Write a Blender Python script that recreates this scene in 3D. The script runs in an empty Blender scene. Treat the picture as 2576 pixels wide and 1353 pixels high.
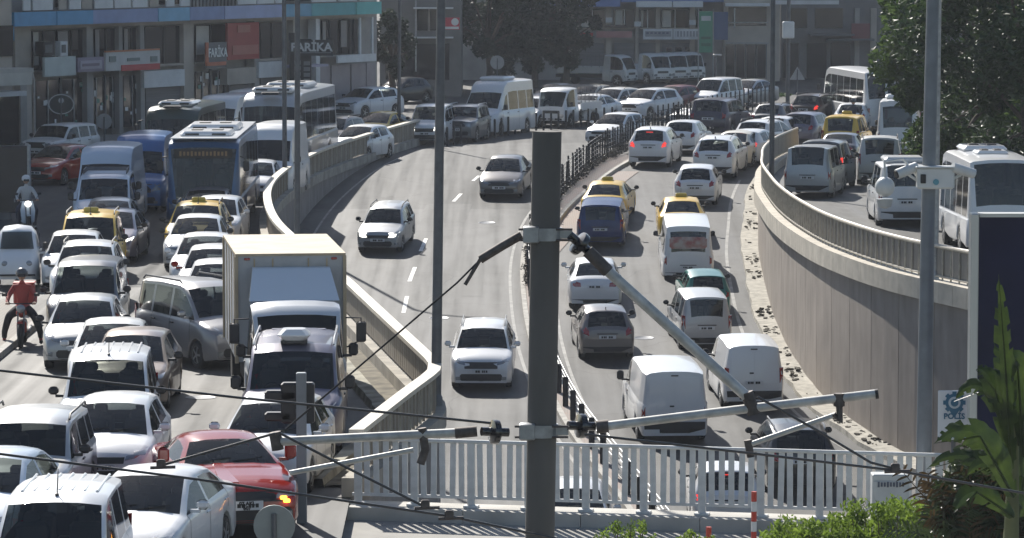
import bpy, bmesh, math, random
import numpy as np
from mathutils import Vector, Matrix
from mathutils.bvhtree import BVHTree
random.seed(7); rng = np.random.default_rng(11)
R = math.radians
SC = bpy.context.scene
COL = SC.collection

# ------------------------------------------------------------------ camera, sky, sun, exposure
F = 9500.0; CU, CV = 1288.0, 676.5          # focal length and centre in the 2576 x 1353 view of the photograph
CAMZ = 9.7; PITCH = R(5.05)
cam = bpy.data.cameras.new('camera'); camo = bpy.data.objects.new('camera', cam); COL.objects.link(camo)
cam.sensor_width = 36.0; cam.lens = 36.0 * F / 2576.0; cam.clip_start = 1.0; cam.clip_end = 3000.0
camo.location = (0, 0, CAMZ); camo.rotation_euler = (math.pi / 2 - PITCH, 0, 0)
SC.camera = camo
SUN_EL, SUN_AZ = R(37), R(-19)              # azimuth measured from +y towards +x
w = bpy.data.worlds.new('World'); SC.world = w; w.use_nodes = True
nt = w.node_tree; bg = nt.nodes['Background']
sky = nt.nodes.new('ShaderNodeTexSky'); sky.sky_type = 'NISHITA'; sky.sun_disc = False
sky.sun_elevation = SUN_EL; sky.sun_rotation = SUN_AZ; sky.air_density = 1.0; sky.dust_density = 0.7
nt.links.new(sky.outputs[0], bg.inputs[0]); bg.inputs[1].default_value = 0.08
sl = bpy.data.lights.new('sun', 'SUN'); slo = bpy.data.objects.new('sun', sl); COL.objects.link(slo)
sl.energy = 5.0; sl.angle = R(0.5); sl.color = (1.0, 0.955, 0.88)
sd = Vector((math.sin(SUN_AZ) * math.cos(SUN_EL), math.cos(SUN_AZ) * math.cos(SUN_EL), math.sin(SUN_EL)))
slo.rotation_euler = sd.to_track_quat('Z', 'Y').to_euler(); slo.location = (0, 100, 120)
vs = SC.view_settings; vs.view_transform = 'Standard'; vs.look = 'None'; vs.exposure = 0.52; vs.gamma = 1.0
vs.use_curve_mapping = False
SC.render.resolution_x = 1024; SC.render.resolution_y = 538
SC.cycles.max_bounces = 6; SC.cycles.diffuse_bounces = 3; SC.cycles.glossy_bounces = 3
SC.cycles.transparent_max_bounces = 8; SC.cycles.transmission_bounces = 3; SC.cycles.volume_bounces = 1; SC.cycles.use_denoising = True

# ------------------------------------------------------------------ pixel to place
FW = Vector((0, math.cos(PITCH), -math.sin(PITCH))); UP = Vector((0, math.sin(PITCH), math.cos(PITCH)))
def ray(u, v):
    d = FW * F + Vector((1, 0, 0)) * (u - CU) + UP * (CV - v)
    return d / d.y
def P(u, v, d):
    r = ray(u, v); return Vector((r.x * d, d, CAMZ + r.z * d))
def zat(v, d, u=CU): return P(u, v, d).z
def hermite(tab):
    xs = np.array([t[0] for t in tab], float); ys = np.array([t[1] for t in tab], float)
    o = np.argsort(xs); xs = xs[o]; ys = ys[o]
    m = np.gradient(ys, xs)
    def f(x):
        x = min(max(x, xs[0]), xs[-1]); i = min(int(np.searchsorted(xs, x, 'right')) - 1, len(xs) - 2); i = max(i, 0)
        h = xs[i + 1] - xs[i]; t = (x - xs[i]) / h
        return float((2*t**3-3*t**2+1)*ys[i] + (t**3-2*t**2+t)*h*m[i] + (-2*t**3+3*t**2)*ys[i+1] + (t**3-t**2)*h*m[i+1])
    return f
zlow_ = hermite([(20,-4.9),(70,-4.8),(90,-4.4),(105,-3.8),(120,-2.9),(135,-1.8),(150,-0.75),(162,-0.12),(170,-0.0),(180,0),(400,0)])
def zlow(d): return min(0.0, zlow_(d)) if d < 172 else 0.0
zright_ = hermite([(20,.5),(95,.5),(110,.5),(130,.38),(150,.1),(165,0),(180,0),(400,0)])
def zright(d): return max(0.0, zright_(d)) if d < 172 else 0.0
xL = hermite([(64.6,-2.55),(70,-1.75),(74,-1.4),(78,-1.6),(86,-2.7),(93.5,-4.0),(105.5,-5.9),(113,-6.95),(119.5,-7.6),(131,-8.25),(140,-8.15),(149,-7.65),(162,-6.2),(176,-4.2),(190,-2.2)])
_xl0 = xL
_xln = lerp_pts = ([64.6, 70.5, 73.6, 75.2, 93.5], [-2.6, -1.85, -1.42, -1.42, -4.0])
def xL(d): return float(np.interp(d, *_xln)) if d < 93.5 else _xl0(d)
xR = hermite([(60,18),(75,16),(85,14.2),(95,11.6),(99,10.4),(106.6,9.1),(114.5,8.6),(120,8.5),(129,8.65),(136,8.9),(142,9.3),(150,9.9),(158.6,10.96),(168,12.7),(180,15.3)])
xM = hermite([(40,6.5),(70,5.0),(92,3.0),(103,1.8),(108,1.4),(115,1.0),(125,.75),(136,.85),(146,1.6),(152,2.5),(160,3.8),(168,5.3),(180,7.6),(200,12)])
def surf(kind):
    return {'L': lambda d: 0.0, 'low': zlow, 'R': zright, 'flat': lambda d: 0.0}[kind]
def G(u, v, kind='L', zadd=0.0):
    f = surf(kind); d = 40.0; r = ray(u, v)
    prev = CAMZ + r.z * d - f(d) - zadd
    while d < 420:
        d2 = d + 0.5; cur = CAMZ + r.z * d2 - f(d2) - zadd
        if prev >= 0 > cur:
            d = d + 0.5 * prev / (prev - cur); return Vector((r.x * d, d, f(d) + zadd))
        d, prev = d2, cur
    return Vector((r.x * 300, 300, zadd))

# ------------------------------------------------------------------ materials
MATS = {}
def nodes(name):
    m = bpy.data.materials.new(name); m.use_nodes = True
    return m, m.node_tree, m.node_tree.nodes['Principled BSDF']
def setp(b, col=None, rough=.5, metal=0, spec=.5, coat=0, emit=None, es=0, ior=None, trans=0):
    if col is not None: b.inputs['Base Color'].default_value = (*col, 1)
    b.inputs['Roughness'].default_value = rough; b.inputs['Metallic'].default_value = metal
    b.inputs['Specular IOR Level'].default_value = spec; b.inputs['Coat Weight'].default_value = coat
    b.inputs['Coat Roughness'].default_value = .06
    if ior: b.inputs['IOR'].default_value = ior
    if trans: b.inputs['Transmission Weight'].default_value = trans
    if emit: b.inputs['Emission Color'].default_value = (*emit, 1); b.inputs['Emission Strength'].default_value = es
def mat(name, col, rough=.5, metal=0, spec=.5, coat=0, noise=0, scale=3.0, bump=0, emit=None, es=0, ior=None, detail=4, trans=0, stretch=None):
    """a material whose colour is broken up by object-space noise"""
    if name in MATS: return MATS[name]
    m, t, b = nodes(name); setp(b, col, rough, metal, spec, coat, emit, es, ior, trans)
    if noise or bump:
        tc = t.nodes.new('ShaderNodeTexCoord'); nz = t.nodes.new('ShaderNodeTexNoise')
        nz.inputs['Scale'].default_value = scale; nz.inputs['Detail'].default_value = detail
        src = tc.outputs['Object']
        if stretch:
            mp = t.nodes.new('ShaderNodeMapping'); mp.inputs['Scale'].default_value = stretch
            t.links.new(src, mp.inputs[0]); src = mp.outputs[0]
        t.links.new(src, nz.inputs['Vector'])
        if noise:
            cr = t.nodes.new('ShaderNodeValToRGB')
            cr.color_ramp.elements[0].position = .3; cr.color_ramp.elements[1].position = .72
            cr.color_ramp.elements[0].color = (*[max(0, c * (1 - noise)) for c in col], 1)
            cr.color_ramp.elements[1].color = (*[min(1, c * (1 + noise * .6)) for c in col], 1)
            t.links.new(nz.outputs[0], cr.inputs[0]); t.links.new(cr.outputs[0], b.inputs['Base Color'])
        if bump:
            bp = t.nodes.new('ShaderNodeBump'); bp.inputs['Strength'].default_value = bump; bp.inputs['Distance'].default_value = .02
            t.links.new(nz.outputs[0], bp.inputs['Height']); t.links.new(bp.outputs[0], b.inputs['Normal'])
    MATS[name] = m; return m
def paint(name, col, rough=.28, metal=0.0, dirt=.12):
    """car paint with clear coat and a little road dust low down and in blotches"""
    if name in MATS: return MATS[name]
    m, t, b = nodes(name); setp(b, col, rough, metal, .5, .55)
    tc = t.nodes.new('ShaderNodeTexCoord'); nz = t.nodes.new('ShaderNodeTexNoise'); nz.inputs['Scale'].default_value = 1.7; nz.inputs['Detail'].default_value = 5
    t.links.new(tc.outputs['Object'], nz.inputs['Vector'])
    sx = t.nodes.new('ShaderNodeSeparateXYZ'); t.links.new(tc.outputs['Object'], sx.inputs[0])
    mr = t.nodes.new('ShaderNodeMapRange'); mr.inputs[1].default_value = .25; mr.inputs[2].default_value = .75; lum = sum(col)/3; mr.inputs[3].default_value = min(.5, .02 + lum*.8); mr.inputs[4].default_value = dirt * min(1, lum*2.2)
    t.links.new(sx.outputs['Z'], mr.inputs[0])
    mu = t.nodes.new('ShaderNodeMath'); mu.operation = 'MULTIPLY'; t.links.new(nz.outputs[0], mu.inputs[0]); t.links.new(mr.outputs[0], mu.inputs[1])
    mx = t.nodes.new('ShaderNodeMix'); mx.data_type = 'RGBA'
    mx.inputs['A'].default_value = (*col, 1); mx.inputs['B'].default_value = (.24, .21, .175, 1)
    t.links.new(mu.outputs[0], mx.inputs['Factor']); t.links.new(mx.outputs['Result'], b.inputs['Base Color'])
    ra = t.nodes.new('ShaderNodeMath'); ra.operation = 'ADD'; ra.inputs[1].default_value = rough; t.links.new(mu.outputs[0], ra.inputs[0]); t.links.new(ra.outputs[0], b.inputs['Roughness'])
    # the inner side of the shell is dark trim
    ge = t.nodes.new('ShaderNodeNewGeometry'); tr = t.nodes.new('ShaderNodeBsdfDiffuse'); tr.inputs[0].default_value = (.07, .07, .072, 1); ms = t.nodes.new('ShaderNodeMixShader')
    t.links.new(ge.outputs['Backfacing'], ms.inputs[0]); t.links.new(b.outputs[0], ms.inputs[1]); t.links.new(tr.outputs[0], ms.inputs[2]); t.links.new(ms.outputs[0], t.nodes['Material Output'].inputs[0])
    MATS[name] = m; return m
def glassmat(name, col, clear, rough=.05):
    m, t, b = nodes(name); setp(b, col, rough, spec=.6, coat=.25, ior=1.5); tp = t.nodes.new('ShaderNodeBsdfTransparent'); tp.inputs[0].default_value = (.80, .86, .84, 1); ms = t.nodes.new('ShaderNodeMixShader'); ms.inputs[0].default_value = clear
    t.links.new(b.outputs[0], ms.inputs[1]); t.links.new(tp.outputs[0], ms.inputs[2]); t.links.new(ms.outputs[0], t.nodes['Material Output'].inputs[0]); MATS[name] = m; return m
WHITE = paint('paint_white', (.74, .75, .76)); WHITE2 = paint('paint_white_dusty', (.66, .67, .66), dirt=.28)
SILVER = paint('paint_silver', (.40, .41, .42), .3, .45); GREY = paint('paint_grey', (.13, .135, .145), .3, .3)
BLACK = paint('paint_black', (.015, .016, .018)); DKBLUE = paint('paint_dark_blue', (.008, .015, .05)); YELLOW = paint('paint_yellow', (.80, .50, .035))
RED = paint('paint_red', (.30, .012, .003), rough=.16, dirt=.0); DKRED = paint('paint_dark_red', (.16, .03, .025)); GREEN = paint('paint_green', (.015, .16, .13))
BROWN = paint('paint_brown_grey', (.17, .15, .14), .3, .3); PURPLE = paint('paint_violet_grey', (.13, .12, .16), .3, .3); LBLUE = paint('paint_pale_blue', (.52, .60, .70))
MIDBLUE = paint('paint_mid_blue', (.03, .13, .34)); BEIGE = paint('paint_beige', (.52, .47, .38)); MAROON = paint('paint_maroon', (.12, .035, .03)); BRONZE = paint('paint_bronze', (.24, .19, .16), .3, .4)
CREAM = paint('paint_cream', (.66, .60, .48))
GLASS = glassmat('car_glass', (.012, .016, .02), .5)
GLASS2 = glassmat('car_glass_tinted', (.008, .010, .012), .3)
RUBBER = mat('rubber', (.018, .018, .018), .75, noise=.3, scale=9); RIM = mat('rim_alloy', (.42, .43, .44), .32, .8)
HUB = mat('rim_steel_dark', (.09, .09, .095), .45, .5); PLASTIC = mat('plastic_black', (.02, .02, .022), .5, noise=.2)
CHROME = mat('chrome', (.7, .7, .7), .12, 1.0); LAMP = mat('headlamp_glass', (.26, .28, .30), .08, .3, coat=1)
LAMPON = mat('headlamp_lit', (.9, .9, .85), .1, emit=(1, .96, .85), es=2.2); TAIL = mat('tail_lamp_red', (.30, .012, .012), .15, coat=1)
TAILON = mat('tail_lamp_lit', (.6, .02, .02), .15, emit=(1, .06, .04), es=.7); AMBER = mat('amber_lit', (.9, .4, .05), .2, emit=(1, .45, .05), es=3)
PLATE = mat('plate_white', (.62, .63, .64), .4); INK = mat('ink_black', (.015, .015, .015), .6); PLBLUE = mat('plate_blue', (.02, .07, .3), .5)
UNDER = mat('underbody', (.012, .012, .012), .9)
STEEL = mat('galvanised_steel', (.36, .37, .38), .42, .55, noise=.25, scale=8); STEELD = mat('steel_dark_grey', (.12, .125, .135), .5, .4, noise=.2, scale=6)
CONC = mat('concrete', (.34, .32, .29), .85, noise=.28, scale=1.6, bump=.3, detail=8)

# ------------------------------------------------------------------ mesh helpers
class MB:
    def __init__(s): s.v = []; s.f = []; s.sm = []
    def add(s, vs, fs, smooth=False):
        o = len(s.v); s.v += [tuple(x) for x in vs]; s.f += [tuple(i + o for i in f) for f in fs]; s.sm += [smooth] * len(fs); return s
    def box(s, c, size, rz=0, bev=0, M=None):
        bx, by, bz = [q / 2 for q in size]
        if bev <= 0:
            pts = [(x, y, z) for z in (-bz, bz) for x, y in ((-bx, -by), (bx, -by), (bx, by), (-bx, by))]
            fs = [(3, 2, 1, 0), (4, 5, 6, 7), (0, 1, 5, 4), (1, 2, 6, 5), (2, 3, 7, 6), (3, 0, 4, 7)]
        else:
            b = min(bev, bx * .9, by * .9, bz * .9); rings = []
            for z, ins in ((-bz, b), (-bz + b, 0), (bz - b, 0), (bz, b)):
                X, Y = bx - ins, by - ins; q = b * .7
                rings.append([(-X, -Y + q, z), (-X + q, -Y, z), (X - q, -Y, z), (X, -Y + q, z), (X, Y - q, z), (X - q, Y, z), (-X + q, Y, z), (-X, Y - q, z)])
            pts = [p for r in rings for p in r]; fs = [tuple(range(7, -1, -1)), tuple(range(24, 32))]
            for k in range(3):
                for i in range(8): j = (i + 1) % 8; fs.append((k*8+i, k*8+j, k*8+8+j, k*8+8+i))
        cz, sz = math.cos(rz), math.sin(rz); out = []
        for p in pts:
            q = Vector((p[0]*cz - p[1]*sz, p[0]*sz + p[1]*cz, p[2]))
            if M is not None: q = M @ q
            out.append((q.x + c[0], q.y + c[1], q.z + c[2]))
        return s.add(out, fs)
    def tube(s, pts, r, n=8, caps=True, smooth=True):
        pts = [Vector(p) for p in pts]; rr = r if isinstance(r, (list, tuple)) else [r] * len(pts)
        vs = []; fs = []; prev = None
        for i, p in enumerate(pts):
            t = (pts[min(i + 1, len(pts) - 1)] - pts[max(i - 1, 0)]).normalized()
            if prev is None:
                a = Vector((0, 0, 1)) if abs(t.z) < .9 else Vector((1, 0, 0)); e1 = t.cross(a).normalized()
            else: e1 = (prev - t * prev.dot(t)).normalized()
            prev = e1; e2 = t.cross(e1)
            for k in range(n):
                an = 2 * math.pi * k / n; vs.append(p + (e1 * math.cos(an) + e2 * math.sin(an)) * rr[i])
        for i in range(len(pts) - 1):
            for k in range(n): k2 = (k + 1) % n; fs.append((i*n+k, i*n+k2, (i+1)*n+k2, (i+1)*n+k))
        if caps: fs.append(tuple(range(n - 1, -1, -1))); fs.append(tuple(range((len(pts)-1)*n, len(pts)*n)))
        return s.add(vs, fs, smooth)
    def lathe(s, prof, c=(0, 0, 0), axis='z', n=16, smooth=True):
        vs = []; fs = []
        for (r, h) in prof:
            for k in range(n):
                a = 2 * math.pi * k / n; x, y = r * math.cos(a), r * math.sin(a)
                vs.append({'z': (x, y, h), 'x': (h, x, y), 'y': (x, h, y)}[axis])
        for i in range(len(prof) - 1):
            for k in range(n): k2 = (k + 1) % n; fs.append((i*n+k, i*n+k2, (i+1)*n+k2, (i+1)*n+k))
        fs.append(tuple(range(n - 1, -1, -1))); fs.append(tuple(range((len(prof)-1)*n, len(prof)*n)))
        return s.add([(v[0]+c[0], v[1]+c[1], v[2]+c[2]) for v in vs], fs, smooth)
    def prism(s, poly, ext):
        """poly: list of 3D points (planar), ext: extrusion vector"""
        n = len(poly); a = [Vector(p) for p in poly]; e = Vector(ext)
        return s.add(a + [p + e for p in a], [tuple(range(n)), tuple(range(2*n-1, n-1, -1))] + [(i, i+n, (i+1) % n + n, (i+1) % n) for i in range(n)])
    def ell(s, c, r, n=12, m=8):
        prof = [(math.sin(math.pi * i / m), -math.cos(math.pi * i / m)) for i in range(m + 1)]; vs = []; fs = []
        for (a, h) in prof:
            for k in range(n):
                an = 2 * math.pi * k / n; vs.append((c[0] + r[0]*a*math.cos(an), c[1] + r[1]*a*math.sin(an), c[2] + r[2]*h))
        for i in range(m):
            for k in range(n): k2 = (k+1) % n; fs.append((i*n+k, i*n+k2, (i+1)*n+k2, (i+1)*n+k))
        return s.add(vs, fs, True)
    def mesh(s, name):
        me = bpy.data.meshes.new(name); me.from_pydata(s.v, [], s.f); me.update()
        bm = bmesh.new(); bm.from_mesh(me); bmesh.ops.recalc_face_normals(bm, faces=bm.faces); bm.to_mesh(me); bm.free()
        if any(s.sm):
            me.polygons.foreach_set('use_smooth', np.array(s.sm, bool)); me.set_sharp_from_angle(angle=R(42))
        return me
    def build(s, name, m, parent=None, loc=None):
        return mk(name, s.mesh(name), m, parent, loc)
def mk(name, me, m, parent=None, loc=None):
    o = bpy.data.objects.new(name, me); COL.objects.link(o)
    if m is not None:
        if len(me.materials) == 0: me.materials.append(m)
        o.material_slots[0].link = 'OBJECT'; o.material_slots[0].material = m
    if parent is not None: o.parent = parent
    if loc is not None: o.location = loc
    return o
def empty(name, loc=(0, 0, 0), rz=0):
    o = bpy.data.objects.new(name, None); COL.objects.link(o); o.location = loc; o.rotation_euler = (0, 0, rz); o.empty_display_size = .3; return o
def tag(o, label=None, cat=None, group=None, kind=None):
    if label: o['label'] = label
    if cat: o['category'] = cat
    if group: o['group'] = group
    if kind: o['kind'] = kind
    return o
def text(body, size, m, parent=None, M=None, name='lettering', bold=0.0, depth=.006, align='CENTER', xs=1.0):
    cu = bpy.data.curves.new(name, 'FONT'); cu.body = body; cu.size = size; cu.extrude = depth; cu.align_x = align; cu.align_y = 'CENTER'; cu.offset = bold
    cu.resolution_u = 3
    t = bpy.data.objects.new(name, cu); COL.objects.link(t)
    dg = bpy.context.evaluated_depsgraph_get(); me = bpy.data.meshes.new_from_object(t.evaluated_get(dg)); bpy.data.objects.remove(t)
    if xs != 1.0:
        for v_ in me.vertices: v_.co.x *= xs
    o = mk(name, me, None, parent); me.materials.clear(); me.materials.append(m)
    if M is not None: o.matrix_local = M
    return o
def copy_tree(o, parent=None):
    c = o.copy(); COL.objects.link(c); c.parent = parent
    for ch in o.children: copy_tree(ch, c)
    return c
#MAIN
# ------------------------------------------------------------------ ground, roads, walls
def asphalt(name, c0, c1, rough, patch=.5, spec=.5):
    m, t, b = nodes(name); setp(b, c0, rough, spec=spec)
    tc = t.nodes.new('ShaderNodeTexCoord')
    def noise(scale, det, st=None):
        n = t.nodes.new('ShaderNodeTexNoise'); n.inputs['Scale'].default_value = scale; n.inputs['Detail'].default_value = det
        s = tc.outputs['Object']
        if st: mp = t.nodes.new('ShaderNodeMapping'); mp.inputs['Scale'].default_value = st; t.links.new(s, mp.inputs[0]); s = mp.outputs[0]
        t.links.new(s, n.inputs['Vector']); return n
    big = noise(.35, 5, (1, .22, 1)); fine = noise(26, 3); mid = noise(1.4, 6, (1, .35, 1))
    cr = t.nodes.new('ShaderNodeValToRGB'); cr.color_ramp.elements[0].position = .36; cr.color_ramp.elements[1].position = .64
    cr.color_ramp.elements[0].color = (*c0, 1); cr.color_ramp.elements[1].color = (*c1, 1); t.links.new(big.outputs[0], cr.inputs[0])
    mx = t.nodes.new('ShaderNodeMix'); mx.data_type = 'RGBA'; mx.blend_type = 'MULTIPLY'; mx.inputs['Factor'].default_value = patch
    cr2 = t.nodes.new('ShaderNodeValToRGB'); cr2.color_ramp.elements[0].position = .35; cr2.color_ramp.elements[0].color = (.55, .54, .52, 1); cr2.color_ramp.elements[1].position = .6
    t.links.new(mid.outputs[0], cr2.inputs[0]); t.links.new(cr.outputs[0], mx.inputs['A']); t.links.new(cr2.outputs[0], mx.inputs['B'])
    st_ = noise(1.0, 4, (2.6, .045, 1)); crs = t.nodes.new('ShaderNodeValToRGB'); crs.color_ramp.elements[0].position = .38; crs.color_ramp.elements[0].color = (.70, .69, .68, 1); crs.color_ramp.elements[1].position = .62
    t.links.new(st_.outputs[0], crs.inputs[0]); mxs = t.nodes.new('ShaderNodeMix'); mxs.data_type = 'RGBA'; mxs.blend_type = 'MULTIPLY'; mxs.inputs['Factor'].default_value = .9; t.links.new(mx.outputs['Result'], mxs.inputs['A']); t.links.new(crs.outputs[0], mxs.inputs['B']); mx = mxs
    # sealed cracks: thin dark tar lines where a stretched voronoi has its cell edges
    vo = t.nodes.new('ShaderNodeTexVoronoi'); vo.feature = 'DISTANCE_TO_EDGE'; vo.inputs['Scale'].default_value = .16
    wob = t.nodes.new('ShaderNodeVectorMath'); wob.operation = 'ADD'; t.links.new(tc.outputs['Object'], wob.inputs[0]); t.links.new(mid.outputs[1], wob.inputs[1]); t.links.new(wob.outputs[0], vo.inputs['Vector'])
    ck = t.nodes.new('ShaderNodeMapRange'); ck.inputs[1].default_value = .002; ck.inputs[2].default_value = .006; ck.inputs[3].default_value = .55; ck.inputs[4].default_value = 1; t.links.new(vo.outputs['Distance'], ck.inputs[0])
    m3 = t.nodes.new('ShaderNodeMix'); m3.data_type = 'RGBA'; m3.blend_type = 'MULTIPLY'; m3.inputs['Factor'].default_value = 1
    t.links.new(mx.outputs['Result'], m3.inputs['A']); t.links.new(ck.outputs[0], m3.inputs['B'])
    t.links.new(m3.outputs['Result'], b.inputs['Base Color'])
    rr = t.nodes.new('ShaderNodeMapRange'); rr.inputs[1].default_value = .3; rr.inputs[2].default_value = .7; rr.inputs[3].default_value = rough - .1; rr.inputs[4].default_value = rough + .12; t.links.new(st_.outputs[0], rr.inputs[0]); t.links.new(rr.outputs[0], b.inputs['Roughness'])
    bp = t.nodes.new('ShaderNodeBump'); bp.inputs['Strength'].default_value = .25; bp.inputs['Distance'].default_value = .01
    t.links.new(fine.outputs[0], bp.inputs['Height']); t.links.new(bp.outputs[0], b.inputs['Normal']); return m
M_LOW = asphalt('asphalt_worn', (.05, .05, .05), (.105, .104, .10), .66, .8, .38)
M_SRV = asphalt('asphalt_bleached', (.066, .064, .06), (.13, .126, .117), .68, .8, .38)
M_FAR = asphalt('asphalt_dark', (.05, .05, .05), (.085, .084, .081), .75, .5, .3)
M_PAVE = mat('pavement_slabs', (.27, .25, .225), .85, noise=.25, scale=2.5, bump=.2)
def sheet(name, rows, m, kind='structure'):
    """rows: list of rows of points, all the same length"""
    n = len(rows[0]); vs = [tuple(p) for r in rows for p in r]
    fs = [(i*n+j, i*n+j+1, (i+1)*n+j+1, (i+1)*n+j) for i in range(len(rows)-1) for j in range(n-1)]
    b = MB(); b.add(vs, fs, True); o = b.build(name, m); tag(o, kind=kind); return o
DS = [20, 40, 55, 60, 64.6] + [66 + i for i in range(0, 112)] + [180, 190, 200, 220, 260, 330, 600, 1500]
wl = lambda d: xL(d) - .2 if d <= 176.5 else xL(176.5) - .2
wr_ = lambda d: xR(d) + .2 if d <= 168.5 else xR(168.5) + .2
sheet('service_road', [[(-300, d, -.02), (-14.6 if d > 90 else -11.5, d, -.001), (wl(d) if d >= 64.6 else -2.75, d, 0)] for d in DS if d <= 104], M_SRV)
sheet('service_road', [[(-300, d, -.02), (-14.6, d, -.001), (wl(d), d, 0)] for d in DS if d >= 104], asphalt('asphalt_shade', (.035, .036, .038), (.065, .065, .066), .75, .5, .3))  # building shade on the far stretch, put into a darker asphalt colour
sheet('underpass_road', [[(xL(d) if d >= 74 else -2.6, d, zlow(d)), (xM(d), d, zlow(d))] for d in DS if d <= 147], M_LOW)
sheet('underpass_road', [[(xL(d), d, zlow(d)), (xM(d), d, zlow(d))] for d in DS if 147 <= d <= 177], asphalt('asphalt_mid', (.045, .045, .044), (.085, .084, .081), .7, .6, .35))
sheet('underpass_road', [[(xM(d), d, zlow(d)), (xR(d), d, zlow(d))] for d in DS if d <= 177], M_LOW)
sheet('side_road', [[(wr_(d), d, zright(d)), (40, d, zright(d)), (300, d, zright(d))] for d in DS if 60 <= d <= 177], M_LOW)
sheet('junction_road', [[(wl(176) - .0, d, .0), (xM(min(d, 200)), d, .0), (300, d, .0)] for d in (177, 180, 190, 200, 220, 260, 330, 600, 1500)], M_FAR)

# bridge deck with its edge beam, in front of the underpass
DK0 = Vector((-2.72, 64.4, 0)); DK1 = Vector((13.2, 61.0, 0)); dke = (DK1 - DK0).normalized(); dkn = Vector((dke.y, -dke.x, 0))   # dkn points to the camera
deck = MB(); deck.prism([DK0 + Vector((0, 0, -.25)) + dkn * .1, DK1 + Vector((0, 0, -.25)) + dkn * .1, DK1 + dkn * 24 + Vector((0, 0, -.25)), DK0 + dkn * 24 + Vector((0, 0, -.25))], (0, 0, -.9))
tag(deck.build('bridge_deck', mat('deck_paving', (.33, .315, .285), .85, noise=.25, scale=1.2, bump=.2)), kind='structure')
beam = empty('edge_beam', DK0); tag(beam, 'long low concrete edge beam carrying the white bridge railing', 'edge beam')
L_ = (DK1 - DK0).length; nb = 8
M_BEAM = mat('beam_concrete', (.46, .44, .40), .85, noise=.22, scale=1.3, bump=.25, detail=8)
for i in range(nb):
    a = i * L_ / nb + .006; b_ = (i + 1) * L_ / nb - .006
    q = MB(); q.prism([dke * a + dkn * .5 + Vector((0, 0, -.6)), dke * b_ + dkn * .5 + Vector((0, 0, -.6)), dke * b_ + dkn * .5 + Vector((0, 0, -.03)), dke * a + dkn * .5 + Vector((0, 0, -.03))], -dkn * .8)
    q.build('beam_block', M_BEAM, beam)
# white railing on the beam, every bar a part
M_RAILW = mat('railing_white_paint', (.62, .62, .60), .5, noise=.18, scale=5)
rail = empty('bridge_railing', DK0); tag(rail, 'white painted steel bar railing along the bridge edge', 'railing')
zt_, zb_ = 1.1, .14
Mr = Matrix((dke, -dkn, (0, 0, 1))).transposed()
def along(t, z=0, out=0): return dke * t + dkn * out + Vector((0, 0, z))
LR = 10.6
q = MB(); q.box(along(LR/2, zt_, .1), (LR, .09, .06), M=Mr, bev=.015); q.build('top_rail', M_RAILW, rail)
q = MB(); q.box(along(LR/2, zb_, .1), (LR, .05, .05), M=Mr); q.build('bottom_rail', M_RAILW, rail)
bar = MB(); bar.box((0, 0, (zt_ + zb_) / 2), (.10, .03, zt_ - zb_ - .03), M=Mr, bev=.006); bar = bar.mesh('bar')
post = MB(); post.box((0, 0, .56), (.13, .07, 1.14), M=Mr, bev=.01); post.box((0, 0, .02), (.24, .2, .035), M=Mr); post = post.mesh('post')
t_ = .1; k = 0
while t_ < LR:
    if k % 6 == 0: mk('post', post, M_RAILW, rail, along(t_, -.03, .1))
    else:
        o = mk('bar', bar, M_RAILW, rail, along(t_, 0, .1)); o.rotation_euler = (random.uniform(-.012, .012), random.uniform(-.02, .02), 0)
    t_ += .166; k += 1

# retaining walls of the underpass
def wallmat(name, col, rough=.85):
    m, t, b = nodes(name); setp(b, col, rough)
    tc = t.nodes.new('ShaderNodeTexCoord'); mp = t.nodes.new('ShaderNodeMapping'); mp.inputs['Scale'].default_value = (1.2, 1.2, .3); t.links.new(tc.outputs['Object'], mp.inputs[0])
    st = t.nodes.new('ShaderNodeTexNoise'); st.inputs['Scale'].default_value = 2.2; st.inputs['Detail'].default_value = 7; t.links.new(mp.outputs[0], st.inputs['Vector'])
    bl = t.nodes.new('ShaderNodeTexNoise'); bl.inputs['Scale'].default_value = .9; bl.inputs['Detail'].default_value = 8; t.links.new(tc.outputs['Object'], bl.inputs['Vector'])
    cr = t.nodes.new('ShaderNodeValToRGB'); cr.color_ramp.elements[0].position = .3; cr.color_ramp.elements[1].position = .7
    cr.color_ramp.elements[0].color = (*[c * .74 for c in col], 1); cr.color_ramp.elements[1].color = (*[min(1, c * 1.22) for c in col], 1)
    ad = t.nodes.new('ShaderNodeMath'); ad.operation = 'ADD'; hf = t.nodes.new('ShaderNodeMath'); hf.operation = 'MULTIPLY'; hf.inputs[1].default_value = .5
    t.links.new(st.outputs[0], ad.inputs[0]); t.links.new(bl.outputs[0], ad.inputs[1]); t.links.new(ad.outputs[0], hf.inputs[0]); t.links.new(hf.outputs[0], cr.inputs[0]); t.links.new(cr.outputs[0], b.inputs['Base Color'])
    bp = t.nodes.new('ShaderNodeBump'); bp.inputs['Strength'].default_value = .3; bp.inputs['Distance'].default_value = .03; t.links.new(bl.outputs[0], bp.inputs['Height']); t.links.new(bp.outputs[0], b.inputs['Normal']); return m
M_WALLR = wallmat('wall_concrete_brown', (.29, .25, .215)); M_WALLL = wallmat('wall_concrete_grey', (.27, .245, .225))
M_COPE = mat('coping_stone', (.50, .455, .38), .8, noise=.22, scale=2, bump=.25)
M_RPANEL = mat('railing_panel', (.30, .27, .235), .55, .2, noise=.2, scale=3, stretch=(3, 3, .5)); M_RCAP = mat('railing_cap', (.62, .56, .46), .5, noise=.15, scale=3)
M_RAILDK = mat('railing_post_worn', (.42, .39, .33), .5, .2, noise=.25, scale=6)
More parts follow.
